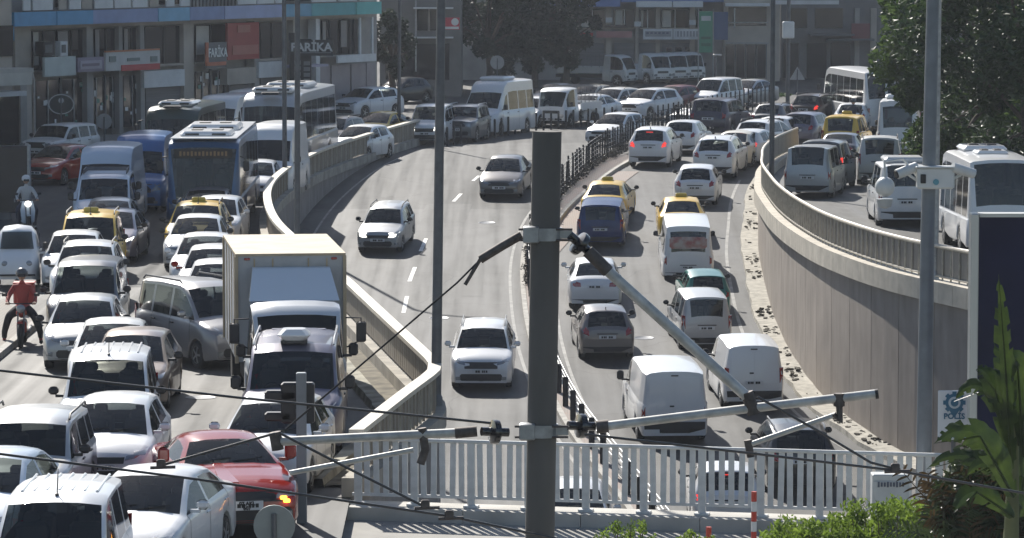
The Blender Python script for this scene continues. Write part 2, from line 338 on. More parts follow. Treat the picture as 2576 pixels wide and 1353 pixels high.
def wallstrip(xf, side, d0, d1, zbot, ztop, thick, gap, parent, name, m, inset=0):
    """one vertical wall piece between two depths, its road side on the line xf, side = +1 when it thickens to +x"""
    a = d0 + gap; c = d1 - gap
    q = MB(); pts = []
    for d in (a, (a + c) / 2, c):
        x = xf(d) + side * inset
        pts.append([(x, d, zbot(d)), (x, d, ztop(d)), (x + side * thick, d, ztop(d)), (x + side * thick, d, zbot(d))])
    vs = [p for r in pts for p in r]; fs = [(0, 1, 2, 3), (11, 10, 9, 8)]
    for i in range(2):
        for j in range(4): j2 = (j + 1) % 4; fs.append((i*4+j, (i+1)*4+j, (i+1)*4+j2, i*4+j2))
    q.add(vs, fs); return q.build(name, m, parent)
wallR = empty('retaining_wall', (0, 0, 0)); tag(wallR, 'tall brown concrete retaining wall curving below the side road railing', 'retaining wall')
d = 66.0
while d < 166:
    wallstrip(xR, 1, d, d + 2.4, lambda q: zlow(q) - .3, lambda q: zright(q) - .225, .45, .02, wallR, 'wall_panel', M_WALLR); d += 2.4
d = 66.0
cl = lambda x_, dd: (lambda q: x_(q) + dd)
while d < 167:
    wallstrip(cl(xR, -.16), 1, d, d + .85, lambda q: zright(q) - .22, lambda q: zright(q) + .32, .62, .008, wallR, 'coping_stone', M_COPE); d += .85
railR = empty('side_road_railing', (0, 0, 0)); tag(railR, 'curved beige railing of narrow panels above the brown retaining wall', 'railing')
d = 68.0; xrr = cl(xR, .12)
while d < 167:
    wallstrip(xrr, 1, d, d + 1.5, lambda q: zright(q) + .44, lambda q: zright(q) + 1.16, .02, .03, railR, 'panel', M_RPANEL, inset=.03)
    for s_ in range(3):
        dd = d + s_ * .5; o = MB(); o.box((xrr(dd), dd, zright(dd) + .76), (.045, .045, .86), bev=.008); o.build('post', M_RAILDK, railR)
    d += 1.5
q = MB(); q.tube([(xrr(d_), d_, zright(d_) + 1.2) for d_ in np.arange(68, 167.6, 1.0)], .055, 8); q.build('hand_rail', M_RCAP, railR)
q = MB(); q.tube([(xrr(d_), d_, zright(d_) + .42) for d_ in np.arange(68, 167.6, 1.0)], .03, 6); q.build('bottom_rail', M_RAILDK, railR)
# ledge and weeds at the foot of the brown wall
led = MB(); ld = [d_ for d_ in np.arange(66, 164, 1.0)]
vs = []; fs = []
for i, d_ in enumerate(ld):
    jw = random.uniform(-.05, .05); x = xR(d_)
    vs += [(x - .62 + jw, d_, zlow(d_) - .05), (x - .6 + jw, d_, zlow(d_) + .13 + jw * .5), (x + .05, d_, zlow(d_) + .16 + jw * .4)]
    if i: a = (i - 1) * 3; fs += [(a, a+1, a+4, a+3), (a+1, a+2, a+5, a+4)]
led.add(vs, fs); tag(led.build('kerb_ledge', mat('ledge_concrete', (.40, .375, .32), .9, noise=.35, scale=4, bump=.5, detail=8)), kind='structure')
deb = MB()
for i in range(900):
    d_ = random.uniform(92, 160)
    if math.sin(d_*1.7) + math.sin(d_*.63) + random.uniform(-.8, .8) < .5: continue
    x = xR(d_) - random.choice((random.uniform(.02, .2), random.uniform(.3, .5))); s_ = random.uniform(.015, .06)
    deb.box((x, d_, zlow(d_) + .16), (s_ * 1.6, s_ * 2.4, s_ * .8), rz=random.uniform(0, 3), M=Matrix.Rotation(random.uniform(-.4, .4), 3, 'X'))
tag(deb.build('roadside_rubble', mat('rubble_dark', (.09, .08, .06), .95, noise=.5, scale=3)), 'dark soil crumbs and rubble lying on the kerb ledge below the wall', 'rubble', kind='stuff')

# left wall: concrete up to a shelf, solid panel railing above
wallL = empty('retaining_wall', (0, 0, 0)); tag(wallL, 'grey concrete retaining wall with a ledge, on the shaded side of the underpass', 'retaining wall')
d = 64.8
while d < 176:
    e_ = min(d + 2.4, 176.3)
    wallstrip(xL, -1, d, e_, lambda q: zlow(q) - .3, lambda q: min(.0, zlow(q) + 9), .4, .012, wallL, 'wall_panel', M_WALLL)
    wallstrip(cl(xL, .12), -1, d, e_, lambda q: .004, lambda q: .34, .5, .006, wallL, 'parapet_block', mat('parapet_concrete', (.36, .33, .28), .85, noise=.35, scale=1.5, bump=.3)); d += 2.4
railL = empty('underpass_railing', (0, 0, 0)); tag(railL, 'beige panel railing with pale cap on the left underpass wall', 'railing')
xrl = cl(xL, -.12); d = 64.8
M_RPL = mat('railing_panel_left', (.30, .265, .22), .55, .15, noise=.2, scale=3, stretch=(3, 3, .4))
while d < 176:
    e_ = min(d + 1.2, 176.2)
    wallstrip(xrl, -1, d, e_, lambda q: .40, lambda q: 1.10, .025, .015, railL, 'panel', M_RPL)
    for s_ in range(3):
        dd = d + s_ * .4
        o = MB(); o.box((xrl(dd), dd, .74), (.06, .03, .78)); o.build('post', M_RAILDK if s_ == 0 else M_RPL, railL)
    d += 1.2
for d0, d1, c in ((64.8, 74, 0), (74, 120, 0), (120, 176.2, 0)):
    q = MB(); dd = list(np.arange(d0, d1, 1.0)) + [d1]
    vs = []; fs = []
    for i, d_ in enumerate(dd):
        x = xrl(d_); vs += [(x - .13, d_, 1.10), (x - .13, d_, 1.19), (x + .13, d_, 1.19), (x + .13, d_, 1.10)]
        if i: a = (i-1)*4; fs += [(a+j, a+(j+1) % 4, a+4+(j+1) % 4, a+4+j) for j in range(4)]
    q.add(vs, fs + [(0, 1, 2, 3), tuple(len(vs)-4+j for j in (3, 2, 1, 0))]); q.build('cap_rail', M_RCAP, railL)
# mossy old kerb outside the left wall
ok = MB()
vs = []; fs = []; dd = list(np.arange(66, 112, .8))
for i, d_ in enumerate(dd):
    j = random.uniform(-.04, .04); x = xL(d_) - .95 - max(0, (d_ - 84)) * .004
    vs += [(x - .3 + j, d_, 0.0), (x - .27 + j, d_, .16), (x + .03, d_, .17 + j * .4), (x + .06, d_, 0)]
    if i: a = (i-1)*4; fs += [(a+q_, a+q_+1, a+5+q_, a+4+q_) for q_ in range(3)]
ok.add(vs, fs); tag(ok.build('kerb', mat('kerb_mossy', (.36, .34, .27), .9, noise=.5, scale=2.2, bump=.6, detail=9)), kind='structure')
sheet('verge', [[(xL(d_) - .98, d_, .03), (xL(d_) - .35, d_, .06)] for d_ in np.arange(66, 118, 1.0)], mat('verge_soil', (.17, .15, .11), .95, noise=.5, scale=2.5, bump=.6))

# median: kerbs, paving, cable barrier near, picket fence farther
M_KERB = mat('kerb_concrete', (.42, .40, .36), .85, noise=.3, scale=3, bump=.3)
def kerbline(name, xf, d0, d1, wdt, h, m):
    vs = []; fs = []; dd = list(np.arange(d0, d1, 1.0)) + [d1]
    for i, d_ in enumerate(dd):
        x = xf(d_); z = zlow(d_); vs += [(x, d_, z - .05), (x, d_, z + h), (x + wdt, d_, z + h), (x + wdt, d_, z - .05)]
        if i: a = (i-1)*4; fs += [(a+q_, a+q_+1, a+5+q_, a+4+q_) for q_ in range(3)]
    q = MB(); q.add(vs, fs + [(0, 1, 2, 3)]); return tag(q.build(name, m), kind='structure')
hw = hermite([(60, .3), (108, .32), (125, .42), (140, .5), (150, .6), (165, .9), (200, 1.2)])
kerbline('median_kerb', lambda d_: xM(d_) - hw(d_), 66, 166, .16, .15, M_KERB); kerbline('median_kerb', lambda d_: xM(d_) + hw(d_) - .16, 66, 166, .16, .15, M_KERB)
def brickmat(name, a, b2, sc, mort):
    m, t, b = nodes(name); setp(b, a, .85); br = t.nodes.new('ShaderNodeTexBrick'); tc = t.nodes.new('ShaderNodeTexCoord'); t.links.new(tc.outputs['Object'], br.inputs[0])
    br.inputs['Color1'].default_value = (*a, 1); br.inputs['Color2'].default_value = (*b2, 1); br.inputs['Mortar'].default_value = (*mort, 1); br.inputs['Scale'].default_value = sc
    t.links.new(br.outputs[0], b.inputs['Base Color']); return m
M_PAVER = brickmat('pavers_pink', (.34, .25, .21), (.30, .27, .24), 3.2, (.13, .12, .11))
sheet('median_paving', [[(xM(d_) - hw(d_) + .16, d_, zlow(d_) + .12), (xM(d_) + hw(d_) - .16, d_, zlow(d_) + .12)] for d_ in np.arange(66, 167, 1.0)], M_PAVER)
sheet('footway', [[(xM(d_) + hw(d_), d_, zlow(d_) + .022), (xM(d_) + hw(d_) + .95 * min(1, max(0, (d_ - 132) / 10)), d_, zlow(d_) + .022)] for d_ in np.arange(132, 160, 1.0)], M_PAVER)
# painted lines
M_LINE = mat('road_paint', (.74, .73, .69), .6, noise=.35, scale=3, detail=8); M_LINE2 = mat('road_paint_worn', (.22, .215, .20), .65, noise=.45, scale=2, detail=8)
def stripe(name, pts, wdt, kindsurf, dz=.006, m=None):
    rows = []
    for i, p in enumerate(pts):
        p0_, p1_ = pts[max(i-1, 0)], pts[min(i+1, len(pts)-1)]; t = Vector((p1_[0]-p0_[0], p1_[1]-p0_[1], 0)).normalized(); nrm = Vector((t.y, -t.x, 0)) * wdt / 2
        rows.append([Vector((p[0], p[1], surf(kindsurf)(p[1]) + dz)) - nrm, Vector((p[0], p[1], surf(kindsurf)(p[1]) + dz)) + nrm])
    return sheet(name, rows, m or M_LINE)
for (a, b_) in (((1160, 487), (1141, 507)), ((1072, 600), (1058, 632)), ((1044, 672), (1030, 708)), ((1024, 745), (1015, 787)), ((1205, 442), (1190, 455))):
    A = G(*a, 'low'); B = G(*b_, 'low'); stripe('lane_dash', [A, (A + B) / 2, B], .14, 'low')
stripe('edge_line', [(xR(d_) - 1.15, d_) for d_ in np.arange(90, 158, 2.0)], .11, 'low', m=M_LINE2)
stripe('edge_line', [(xM(d_) - hw(d_) - .35, d_) for d_ in np.arange(80, 150, 2.0)], .10, 'low', m=M_LINE2)
stripe('edge_line', [(xM(d_) + hw(d_) + .3, d_) for d_ in np.arange(80, 130, 2.0)], .10, 'low', m=M_LINE2)
stripe('edge_line', [(xL(d_) + .75, d_) for d_ in np.arange(84, 168, 2.0)], .09, 'low', m=M_LINE2)

M_DKPOST = mat('fence_dark_steel', (.025, .026, .03), .5, .3, noise=.2)
# cable barrier on the near median
cb = empty('cable_barrier', (0, 0, 0)); tag(cb, 'cable barrier with dark square posts on the narrow median', 'barrier')
for d_ in np.arange(80, 124, 2.2):
    q = MB(); q.box((0, 0, .42), (.16, .12, .84), bev=.015); q.build('post', M_DKPOST, cb, (xM(d_), d_, zlow(d_) + .12))
for zz in (.42, .56, .70, .84):
    q = MB(); q.tube([(xM(d_) + .07, d_, zlow(d_) + .12 + zz) for d_ in np.arange(80, 124.5, 1.1)], .013, 5); q.build('cable', STEEL, cb)
# picket fence along the bend
pf = empty('median_fence', (0, 0, 0)); tag(pf, 'dark steel picket fence with rails curving along the median bend', 'fence')
pk = MB(); pk.box((0, 0, .64), (.075, .075, 1.28)); pk.box((0, 0, 1.26), (.07, .07, .05)); pk = pk.mesh('picket')
xf_ = lambda d_: xM(d_) - hw(d_) * .35
for d_ in np.arange(126, 190, .6):
    o = mk('picket', pk, M_DKPOST, pf, (xf_(d_), d_, zlow(d_) + .1)); o.rotation_euler = (random.uniform(-.03, .03), random.uniform(-.05, .05), 0); o.scale = (1, 1, random.uniform(.92, 1.06))
for zz in (.15, .32, .5, .68, .86, 1.04, 1.2):
    q = MB(); q.tube([(xf_(d_), d_, zlow(d_) + .1 + zz) for d_ in np.arange(126, 190.2, 1.0)], .018, 5); q.build('rail', M_DKPOST, pf)
# weeds growing through that fence
def leafmesh(name, centres, spread, n, size, m, parent=None, flat=.6, seed=1, up=False):
    g = np.random.default_rng(seed); C = np.array(centres, float); idx = g.integers(0, len(C), n)
    S = np.array(spread, float); S = S[idx] if S.ndim == 2 else np.repeat(S[None], n, 0)
    d3 = g.normal(size=(n, 3)); d3 /= np.linalg.norm(d3, axis=1)[:, None]
    pos = C[idx] + d3 * S * (g.random(n)[:, None] ** .45)
    a = g.normal(size=(n, 3)); a[:, 2] *= flat
    if up: a[:, 2] = np.abs(a[:, 2]) + .6
    a /= np.linalg.norm(a, axis=1)[:, None]; r = g.normal(size=(n, 3)); b = np.cross(a, r); b /= np.linalg.norm(b, axis=1)[:, None]
    sz = size * g.uniform(.55, 1.3, n)[:, None]; c = np.cross(a, b)
    v = np.stack([pos - a*sz*.6, pos + b*sz*.27 + c*sz*.05, pos + a*sz*.6 - c*sz*.12, pos - b*sz*.27 + c*sz*.05], 1).reshape(-1, 3)
    f = np.arange(n*4).reshape(-1, 4); me = bpy.data.meshes.new(name); me.from_pydata(v.tolist(), [], f.tolist()); me.update()
    return mk(name, me, m, parent)
def leafmat(name, dark, light, scale=1.2, rough=.5, trans=.25):
    m, t, b = nodes(name); setp(b, dark, rough, spec=.4)
    tc = t.nodes.new('ShaderNodeTexCoord'); nz = t.nodes.new('ShaderNodeTexNoise'); nz.inputs['Scale'].default_value = scale; nz.inputs['Detail'].default_value = 5; nz.inputs['Roughness'].default_value = .7
    t.links.new(tc.outputs['Object'], nz.inputs['Vector']); cr = t.nodes.new('ShaderNodeValToRGB'); cr.color_ramp.elements[0].position = .35; cr.color_ramp.elements[1].position = .65
    cr.color_ramp.elements[0].color = (*dark, 1); cr.color_ramp.elements[1].color = (*light, 1); t.links.new(nz.outputs[0], cr.inputs[0]); t.links.new(cr.outputs[0], b.inputs['Base Color'])
    tr = t.nodes.new('ShaderNodeBsdfTranslucent'); t.links.new(cr.outputs[0], tr.inputs[0]); ms = t.nodes.new('ShaderNodeMixShader'); ms.inputs[0].default_value = trans
    t.links.new(b.outputs[0], ms.inputs[1]); t.links.new(tr.outputs[0], ms.inputs[2]); t.links.new(ms.outputs[0], t.nodes['Material Output'].inputs[0]); return m
LF_DK = leafmat('leaf_dark', (.018, .035, .014), (.05, .085, .03)); LF_MID = leafmat('leaf_mid', (.03, .06, .018), (.09, .15, .035))
LF_DRY = leafmat('leaf_dry', (.025, .024, .022), (.06, .056, .042))
cs = [(xf_(d_) + random.uniform(-.1, .15), d_, zlow(d_) + .3) for d_ in np.arange(128, 172, .7)]
tag(leafmesh('fence_weeds', cs, (.2, .5, .22), 5200, .10, LF_DRY, seed=3), 'dusty weeds tangled along the foot of the median fence', 'weeds', kind='stuff')
# bollards on the far side of the through road
bo = MB(); bo.lathe([(.055, 0), (.055, .86), (.035, .92)], n=8); bo = bo.mesh('bollard')
bb = [(1108, 372), (1330, 331), (1480, 318), (1560, 312)]
pts = []
for i in range(3):
    (u0, v0), (u1, v1) = bb[i], bb[i+1]; n = (13, 8, 4)[i]
    pts += [G(u0 + (u1-u0)*k/n, v0 + (v1-v0)*k/n, 'flat') for k in range(n)]
for p in pts:
    o = mk('bollard', bo, M_DKPOST, None, p); tag(o, 'thin dark steel bollard in the row kerbing the through road', 'bollard', 'dark bollards along the through road')
# traffic island far kerb fence on the right
ff = empty('roadside_fence', (0, 0, 0)); tag(ff, 'far dark picket fence along the grass strip behind the dark SUV', 'fence')
A = G(1655, 330, 'flat'); B = G(1945, 268, 'flat')
for i in range(26):
    p = A.lerp(B, i / 25); mk('picket', pk, M_DKPOST, ff, p)
for zz in (.4, 1.0):
    q = MB(); q.tube([A + Vector((0, 0, zz)), B + Vector((0, 0, zz))], .02, 5); q.build('rail', M_DKPOST, ff)
gA = G(1730, 262, 'flat'); gB = G(1950, 240, 'flat')
tag(leafmesh('verge_grass', [gA.lerp(gB, i/20) for i in range(21)], (1.2, 2.5, .18), 6000, .22, LF_MID, seed=5), 'low green grass strip behind the far picket fence', 'grass', kind='stuff')

# raised pavement at the left edge beside the queue
pv = MB(); pv.prism([(-30, 66, 0), (-11.95, 66, 0), (-11.95, 94, 0), (-13.4, 99, 0), (-30, 99, 0)], (0, 0, .13)); tag(pv.build('pavement', brickmat('pavers_grey', (.30, .26, .22), (.26, .24, .21), 2.6, (.12, .11, .10))), kind='structure')
kb = MB(); kb.prism([(-11.93, 66, 0), (-11.75, 66, 0), (-11.75, 94, 0), (-11.93, 94, 0)], (0, 0, .15)); tag(kb.build('kerb', M_KERB), kind='structure')

# repaired patches, the first a painted shadow, and iron covers in the carriageway
M_PATCH = asphalt('asphalt_patch', (.058, .058, .057), (.09, .089, .086), .68, .6, .4)
for (u, v, hw_, l_, sk) in ((1120, 535, .9, 5, .05), (1010, 850, .5, 7, -.02), (1190, 690, .35, 9, .0), (1600, 700, .45, 6, .03), (1640, 980, .4, 8, -.03), (1850, 560, .3, 7, .02)):
    p = G(u, v, 'low'); sheet('repair_shade_patch', [[(p.x - hw_ + sk*k, p.y + k, zlow(p.y + k) + .004), (p.x + hw_ + sk*k, p.y + k, zlow(p.y + k) + .004)] for k in np.arange(-l_/2, l_/2 + .1, 1.0)], M_PATCH)
for (u, v, k, lab) in ((1225, 560, 'low', 'round iron cover in the lanes behind the taupe saloon'), (1105, 800, 'low', 'round iron cover in the lane left of the white crossover'), (1620, 850, 'low', 'round iron cover between the taupe hatchback and the family van'), (505, 1000, 'L', 'round iron cover on the pale road beside the box truck')):
    p = G(u, v, k); q = MB(); q.lathe([(.33, -.02), (.33, .006), (.30, .010), (.29, .004), (.02, .008)], n=20); o = q.build('manhole_cover', STEELD, None, p + Vector((0, 0, .003))); tag(o, lab, 'manhole cover')
    if k == 'low': o.rotation_euler = (math.atan2(zlow(p.y + 1) - zlow(p.y - 1), 2), 0, 0)
# ------------------------------------------------------------------ vehicles: lofted bodies, parts cut from the loft or laid on it
def lerp_tab(tab):
    xs = [t[0] for t in tab]; ys = [t[1] for t in tab]
    return lambda x: float(np.interp(x, xs, ys))
SPEC = dict(
 hatch=dict(L=3.95, W=1.73, H=1.47, prof=[(0,.56),(.03,.67),(.1,.74),(.45,.86),(.7,.91),(.95,.95),(1.35,1.19),(1.8,1.395),(2.15,1.455),(2.7,1.47),(3.35,1.425),(3.55,1.25),(3.78,1.0),(3.9,.93),(3.95,.76)], g=(.98,1.8,3.38,3.76), belt=(.9,1.0), rw=.72, wh=(.78,3.25), Rw=.30, win=[(1.05,2.2),(2.3,3.15)]),
 sedan=dict(L=4.5, W=1.77, H=1.46, prof=[(0,.55),(.03,.66),(.1,.73),(.6,.87),(.9,.93),(1.15,.965),(1.6,1.21),(2.05,1.395),(2.45,1.45),(2.9,1.46),(3.35,1.41),(3.7,1.24),(4.02,1.075),(4.36,1.05),(4.45,.97),(4.5,.75)], g=(1.18,2.05,3.37,4.0), belt=(.91,.99), rw=.71, wh=(.86,3.55), Rw=.31, win=[(1.25,2.45),(2.55,3.6)]),
 suv=dict(L=4.35, W=1.82, H=1.62, prof=[(0,.64),(.03,.80),(.1,.89),(.5,1.0),(.8,1.04),(1.05,1.08),(1.45,1.35),(1.85,1.545),(2.25,1.61),(3.1,1.62),(3.8,1.56),(4.0,1.36),(4.2,1.1),(4.3,1.03),(4.35,.82)], g=(1.08,1.85,3.83,4.18), belt=(1.02,1.12), rw=.74, wh=(.82,3.5), Rw=.35, win=[(1.15,2.35),(2.45,3.6)]),
 boxsuv=dict(L=4.25, W=1.82, H=1.68, prof=[(0,.7),(.03,.92),(.08,1.0),(.5,1.06),(.9,1.1),(1.15,1.13),(1.4,1.38),(1.68,1.60),(2.0,1.67),(3.0,1.68),(3.95,1.64),(4.08,1.4),(4.18,1.1),(4.22,1.0),(4.25,.8)], g=(1.17,1.68,3.97,4.16), belt=(1.06,1.12), rw=.82, wh=(.8,3.4), Rw=.36, win=[(1.22,2.3),(2.4,3.2),(3.3,3.8)]),
 mpv=dict(L=4.2, W=1.78, H=1.82, prof=[(0,.6),(.03,.79),(.1,.88),(.4,.98),(.65,1.04),(.9,1.1),(1.25,1.42),(1.62,1.71),(1.95,1.80),(3.0,1.82),(3.98,1.78),(4.08,1.45),(4.15,1.12),(4.18,.95),(4.2,.75)], g=(.93,1.62,4.0,4.14), belt=(1.04,1.08), rw=.80, wh=(.82,3.4), Rw=.31, win=[(1.0,2.15),(2.25,3.1),(3.2,3.85)]),
 cargo=dict(L=4.3, W=1.80, H=1.84, prof=[(0,.6),(.03,.79),(.1,.88),(.4,.98),(.65,1.04),(.9,1.1),(1.25,1.42),(1.62,1.71),(1.95,1.81),(3.0,1.84),(4.12,1.80),(4.2,1.45),(4.25,1.12),(4.28,.95),(4.3,.75)], g=(.93,1.62,4.1,4.24), belt=(1.04,1.08), rw=.82, wh=(.82,3.5), Rw=.31, win=[(1.0,2.0)], panel=1),
 midvan=dict(L=4.9, W=1.92, H=1.97, prof=[(0,.64),(.03,.87),(.1,.99),(.35,1.07),(.55,1.13),(.75,1.19),(1.15,1.55),(1.52,1.82),(1.85,1.94),(3,1.97),(4.72,1.94),(4.80,1.55),(4.85,1.2),(4.88,1.0),(4.9,.75)], g=(.78,1.52,4.7,4.84), belt=(1.12,1.12), rw=.83, wh=(.95,3.95), Rw=.33, win=[(.9,1.95),(2.1,3.2),(3.3,4.4)]),
 midpanel=dict(L=4.9, W=1.92, H=1.99, prof=[(0,.64),(.03,.87),(.1,.99),(.35,1.07),(.55,1.13),(.75,1.19),(1.15,1.55),(1.52,1.82),(1.85,1.95),(3,1.99),(4.78,1.96),(4.84,1.55),(4.87,1.2),(4.89,1.0),(4.9,.75)], g=(.78,1.52,4.76,4.86), belt=(1.12,1.12), rw=.86, wh=(.95,3.95), Rw=.33, win=[(.9,1.95)], panel=1),
 minibus=dict(L=6.0, W=2.02, H=2.62, prof=[(0,.68),(.03,.96),(.12,1.08),(.45,1.18),(.65,1.24),(.85,1.30),(1.2,1.72),(1.55,2.06),(1.75,2.38),(2.2,2.59),(2.8,2.62),(5.75,2.60),(5.88,1.95),(5.95,1.3),(5.98,1.0),(6,.75)], g=(.88,1.55,5.8,5.94), belt=(1.2,1.2), rw=.84, wh=(1.0,4.6), Rw=.35, win=[(1.0,2.0),(2.15,3.4),(3.5,4.6),(4.7,5.6)], gtop=.5),
 bus=dict(L=11.5, W=2.5, H=3.0, prof=[(0,.85),(.02,.98),(.05,1.06),(.14,1.9),(.26,2.70),(.4,2.88),(.8,2.98),(1.5,3.0),(11.2,3.0),(11.36,2.2),(11.45,1.4),(11.48,1.2),(11.5,1.0)], g=(.055,.26,11.22,11.44), belt=(1.1,1.15), rw=.93, wh=(2.6,8.4), Rw=.48, win=[(.5,2.2),(2.3,4.0),(4.1,5.8),(5.9,7.6),(7.7,9.4),(9.5,11.0)], gtop=.28, fw=.07),
 midibus=dict(L=7.6, W=2.3, H=2.95, prof=[(0,.8),(.02,.95),(.06,1.08),(.25,1.7),(.5,2.45),(.8,2.82),(1.4,2.94),(3,2.95),(7.3,2.92),(7.45,2.2),(7.54,1.4),(7.57,1.15),(7.6,.95)], g=(.065,.5,7.32,7.52), belt=(1.1,1.2), rw=.9, wh=(1.7,5.6), Rw=.42, win=[(.6,1.6),(1.7,3.0),(3.1,4.4),(4.5,5.8),(5.9,7.1)], gtop=.32, fw=.08),
 coach=dict(L=11.5, W=2.5, H=3.4, prof=[(0,.85),(.03,1.0),(.08,1.15),(.3,1.9),(.62,2.85),(.95,3.22),(1.6,3.38),(3,3.4),(11.1,3.38),(11.32,2.6),(11.44,1.75),(11.48,1.3),(11.5,1.0)], g=(.085,.62,11.12,11.42), belt=(1.45,1.5), rw=.9, wh=(2.7,8.6), Rw=.5, win=[(.75,2.3),(2.36,4.0),(4.06,5.7),(5.76,7.4),(7.46,9.1),(9.16,10.9)], gtop=.4, fw=.08),
 cab=dict(L=2.0, W=2.05, H=2.25, prof=[(0,.8),(.02,1.08),(.06,1.2),(.25,1.62),(.46,2.02),(.66,2.17),(1.0,2.25),(1.85,2.25),(1.93,1.7),(1.97,1.4),(2.0,1.2)], g=(.065,.46,1.86,1.96), belt=(1.15,1.15), rw=.88, wh=(.75,6.0), Rw=.40, win=[(.3,1.3)], panel=1, fw=.08),
 coupe=dict(L=4.75, W=1.9, H=1.36, prof=[(0,.58),(.03,.72),(.1,.79),(.7,.90),(1.2,.95),(1.6,.97),(2.0,1.16),(2.35,1.29),(2.7,1.345),(3.0,1.36),(3.3,1.33),(3.8,1.14),(4.2,1.0),(4.6,1.0),(4.7,.95),(4.75,.75)], g=(1.63,2.35,3.32,4.15), belt=(.94,1.0), rw=.66, wh=(.95,3.75), Rw=.36, win=[(1.7,3.0),(3.1,3.6)]),
 wagon=dict(L=4.15, W=1.66, H=1.44, prof=[(0,.55),(.03,.70),(.1,.78),(.6,.86),(.95,.90),(1.2,.94),(1.55,1.18),(1.9,1.37),(2.2,1.425),(2.8,1.44),(3.75,1.41),(3.9,1.2),(4.06,.98),(4.12,.9),(4.15,.72)], g=(1.22,1.9,3.77,4.04), belt=(.9,.95), rw=.74, wh=(.78,3.25), Rw=.28, win=[(1.3,2.3),(2.4,3.1),(3.2,3.65)]),
)
LITE = {}
def loft(sp):
    L, W = sp['L'], sp['W']; cw, hd, rr, dk = sp['g']; zt = lerp_tab(sp['prof']); b0, b1 = sp['belt']; rw = sp['rw']
    Rw = sp['Rw']; Ra = Rw + .055; sill = .20 if Rw < .4 else .34
    wrf = lerp_tab([(0, .88), (cw, .88), (hd, rw), (rr, rw), (dk, .86 if rw < .8 else rw), (L, .86 if rw < .8 else rw)])
    belt = lerp_tab([(0, b0), (cw, b0), (rr, b1), (L, b1)]); inset = lerp_tab([(0, sp.get('fw', .055)), (hd + .3, sp.get('fw', .055)), (rr - .3, .11), (L, .12)]); gtop = sp.get('gtop', .10)
    ys = {p[0] for p in sp['prof']} | {cw, hd, rr, dk}
    for a, b in sp['win']: ys |= {a, b}
    for wy in sp['wh']:
        if wy < L:
            for k in (-1, -.97, -.8, -.5, 0, .5, .8, .97, 1): ys.add(wy + Ra * k)
    ys = sorted(y for y in ys if 0 <= y <= L); out = [ys[0]]
    for y in ys[1:]:
        if y - out[-1] > .012: out.append(y)
    ys = out; rings = []
    cut = .75 if W < 2.2 else .35
    for y in ys:
        k = 1 - .17 * max(0, 1 - y / cut) ** 2.2 - .12 * max(0, 1 - (L - y) / (.6 if W < 2.2 else .25)) ** 2.2; wv = W / 2 * k; top = zt(y)
        zb = min(belt(y), top - .05); z0 = sill + (.06 if y < .15 or y > L - .15 else 0)
        for wy in sp['wh']:
            dy = abs(y - wy)
            if dy < Ra: z0 = max(z0, Rw + math.sqrt(Ra*Ra - dy*dy))
        z0 = min(z0, zb - .14); h = top - zb; wt = wv * wrf(y); ins = inset(y)
        p4 = (wv * .955, zb); p7 = (wt, top - min(.05, h * .3)); p5z = zb + min(.035, h * .25); p6z = max(p5z + .004, top - gtop) if h > .13 else p5z + .004
        p6z = min(p6z, p7[1] - .004) if p7[1] - .004 > p5z else p5z
        lx = lambda z: p4[0] + (p7[0] - p4[0]) * ((z - zb) / max(.001, p7[1] - zb))
        cr = .035 if W < 2.2 else .05
        half = [(wv - .14, z0), (wv * .97, z0), (wv, z0 + .07), (wv, z0 + (zb - z0) * .55), (wv * .99, zb - .045), p4, (lx(p5z), p5z), (lx(p6z), p6z), p7, (wt - ins, top - .006), (wt * .45, top + cr * .8), (0, top + cr)]
        rings.append([(x, y - L/2, z) for x, z in half] + [(-x, y - L/2, z) for x, z in half[-2::-1]])
    return ys, rings
def nearest(ys, y): return min(range(len(ys)), key=lambda i: abs(ys[i] - y))
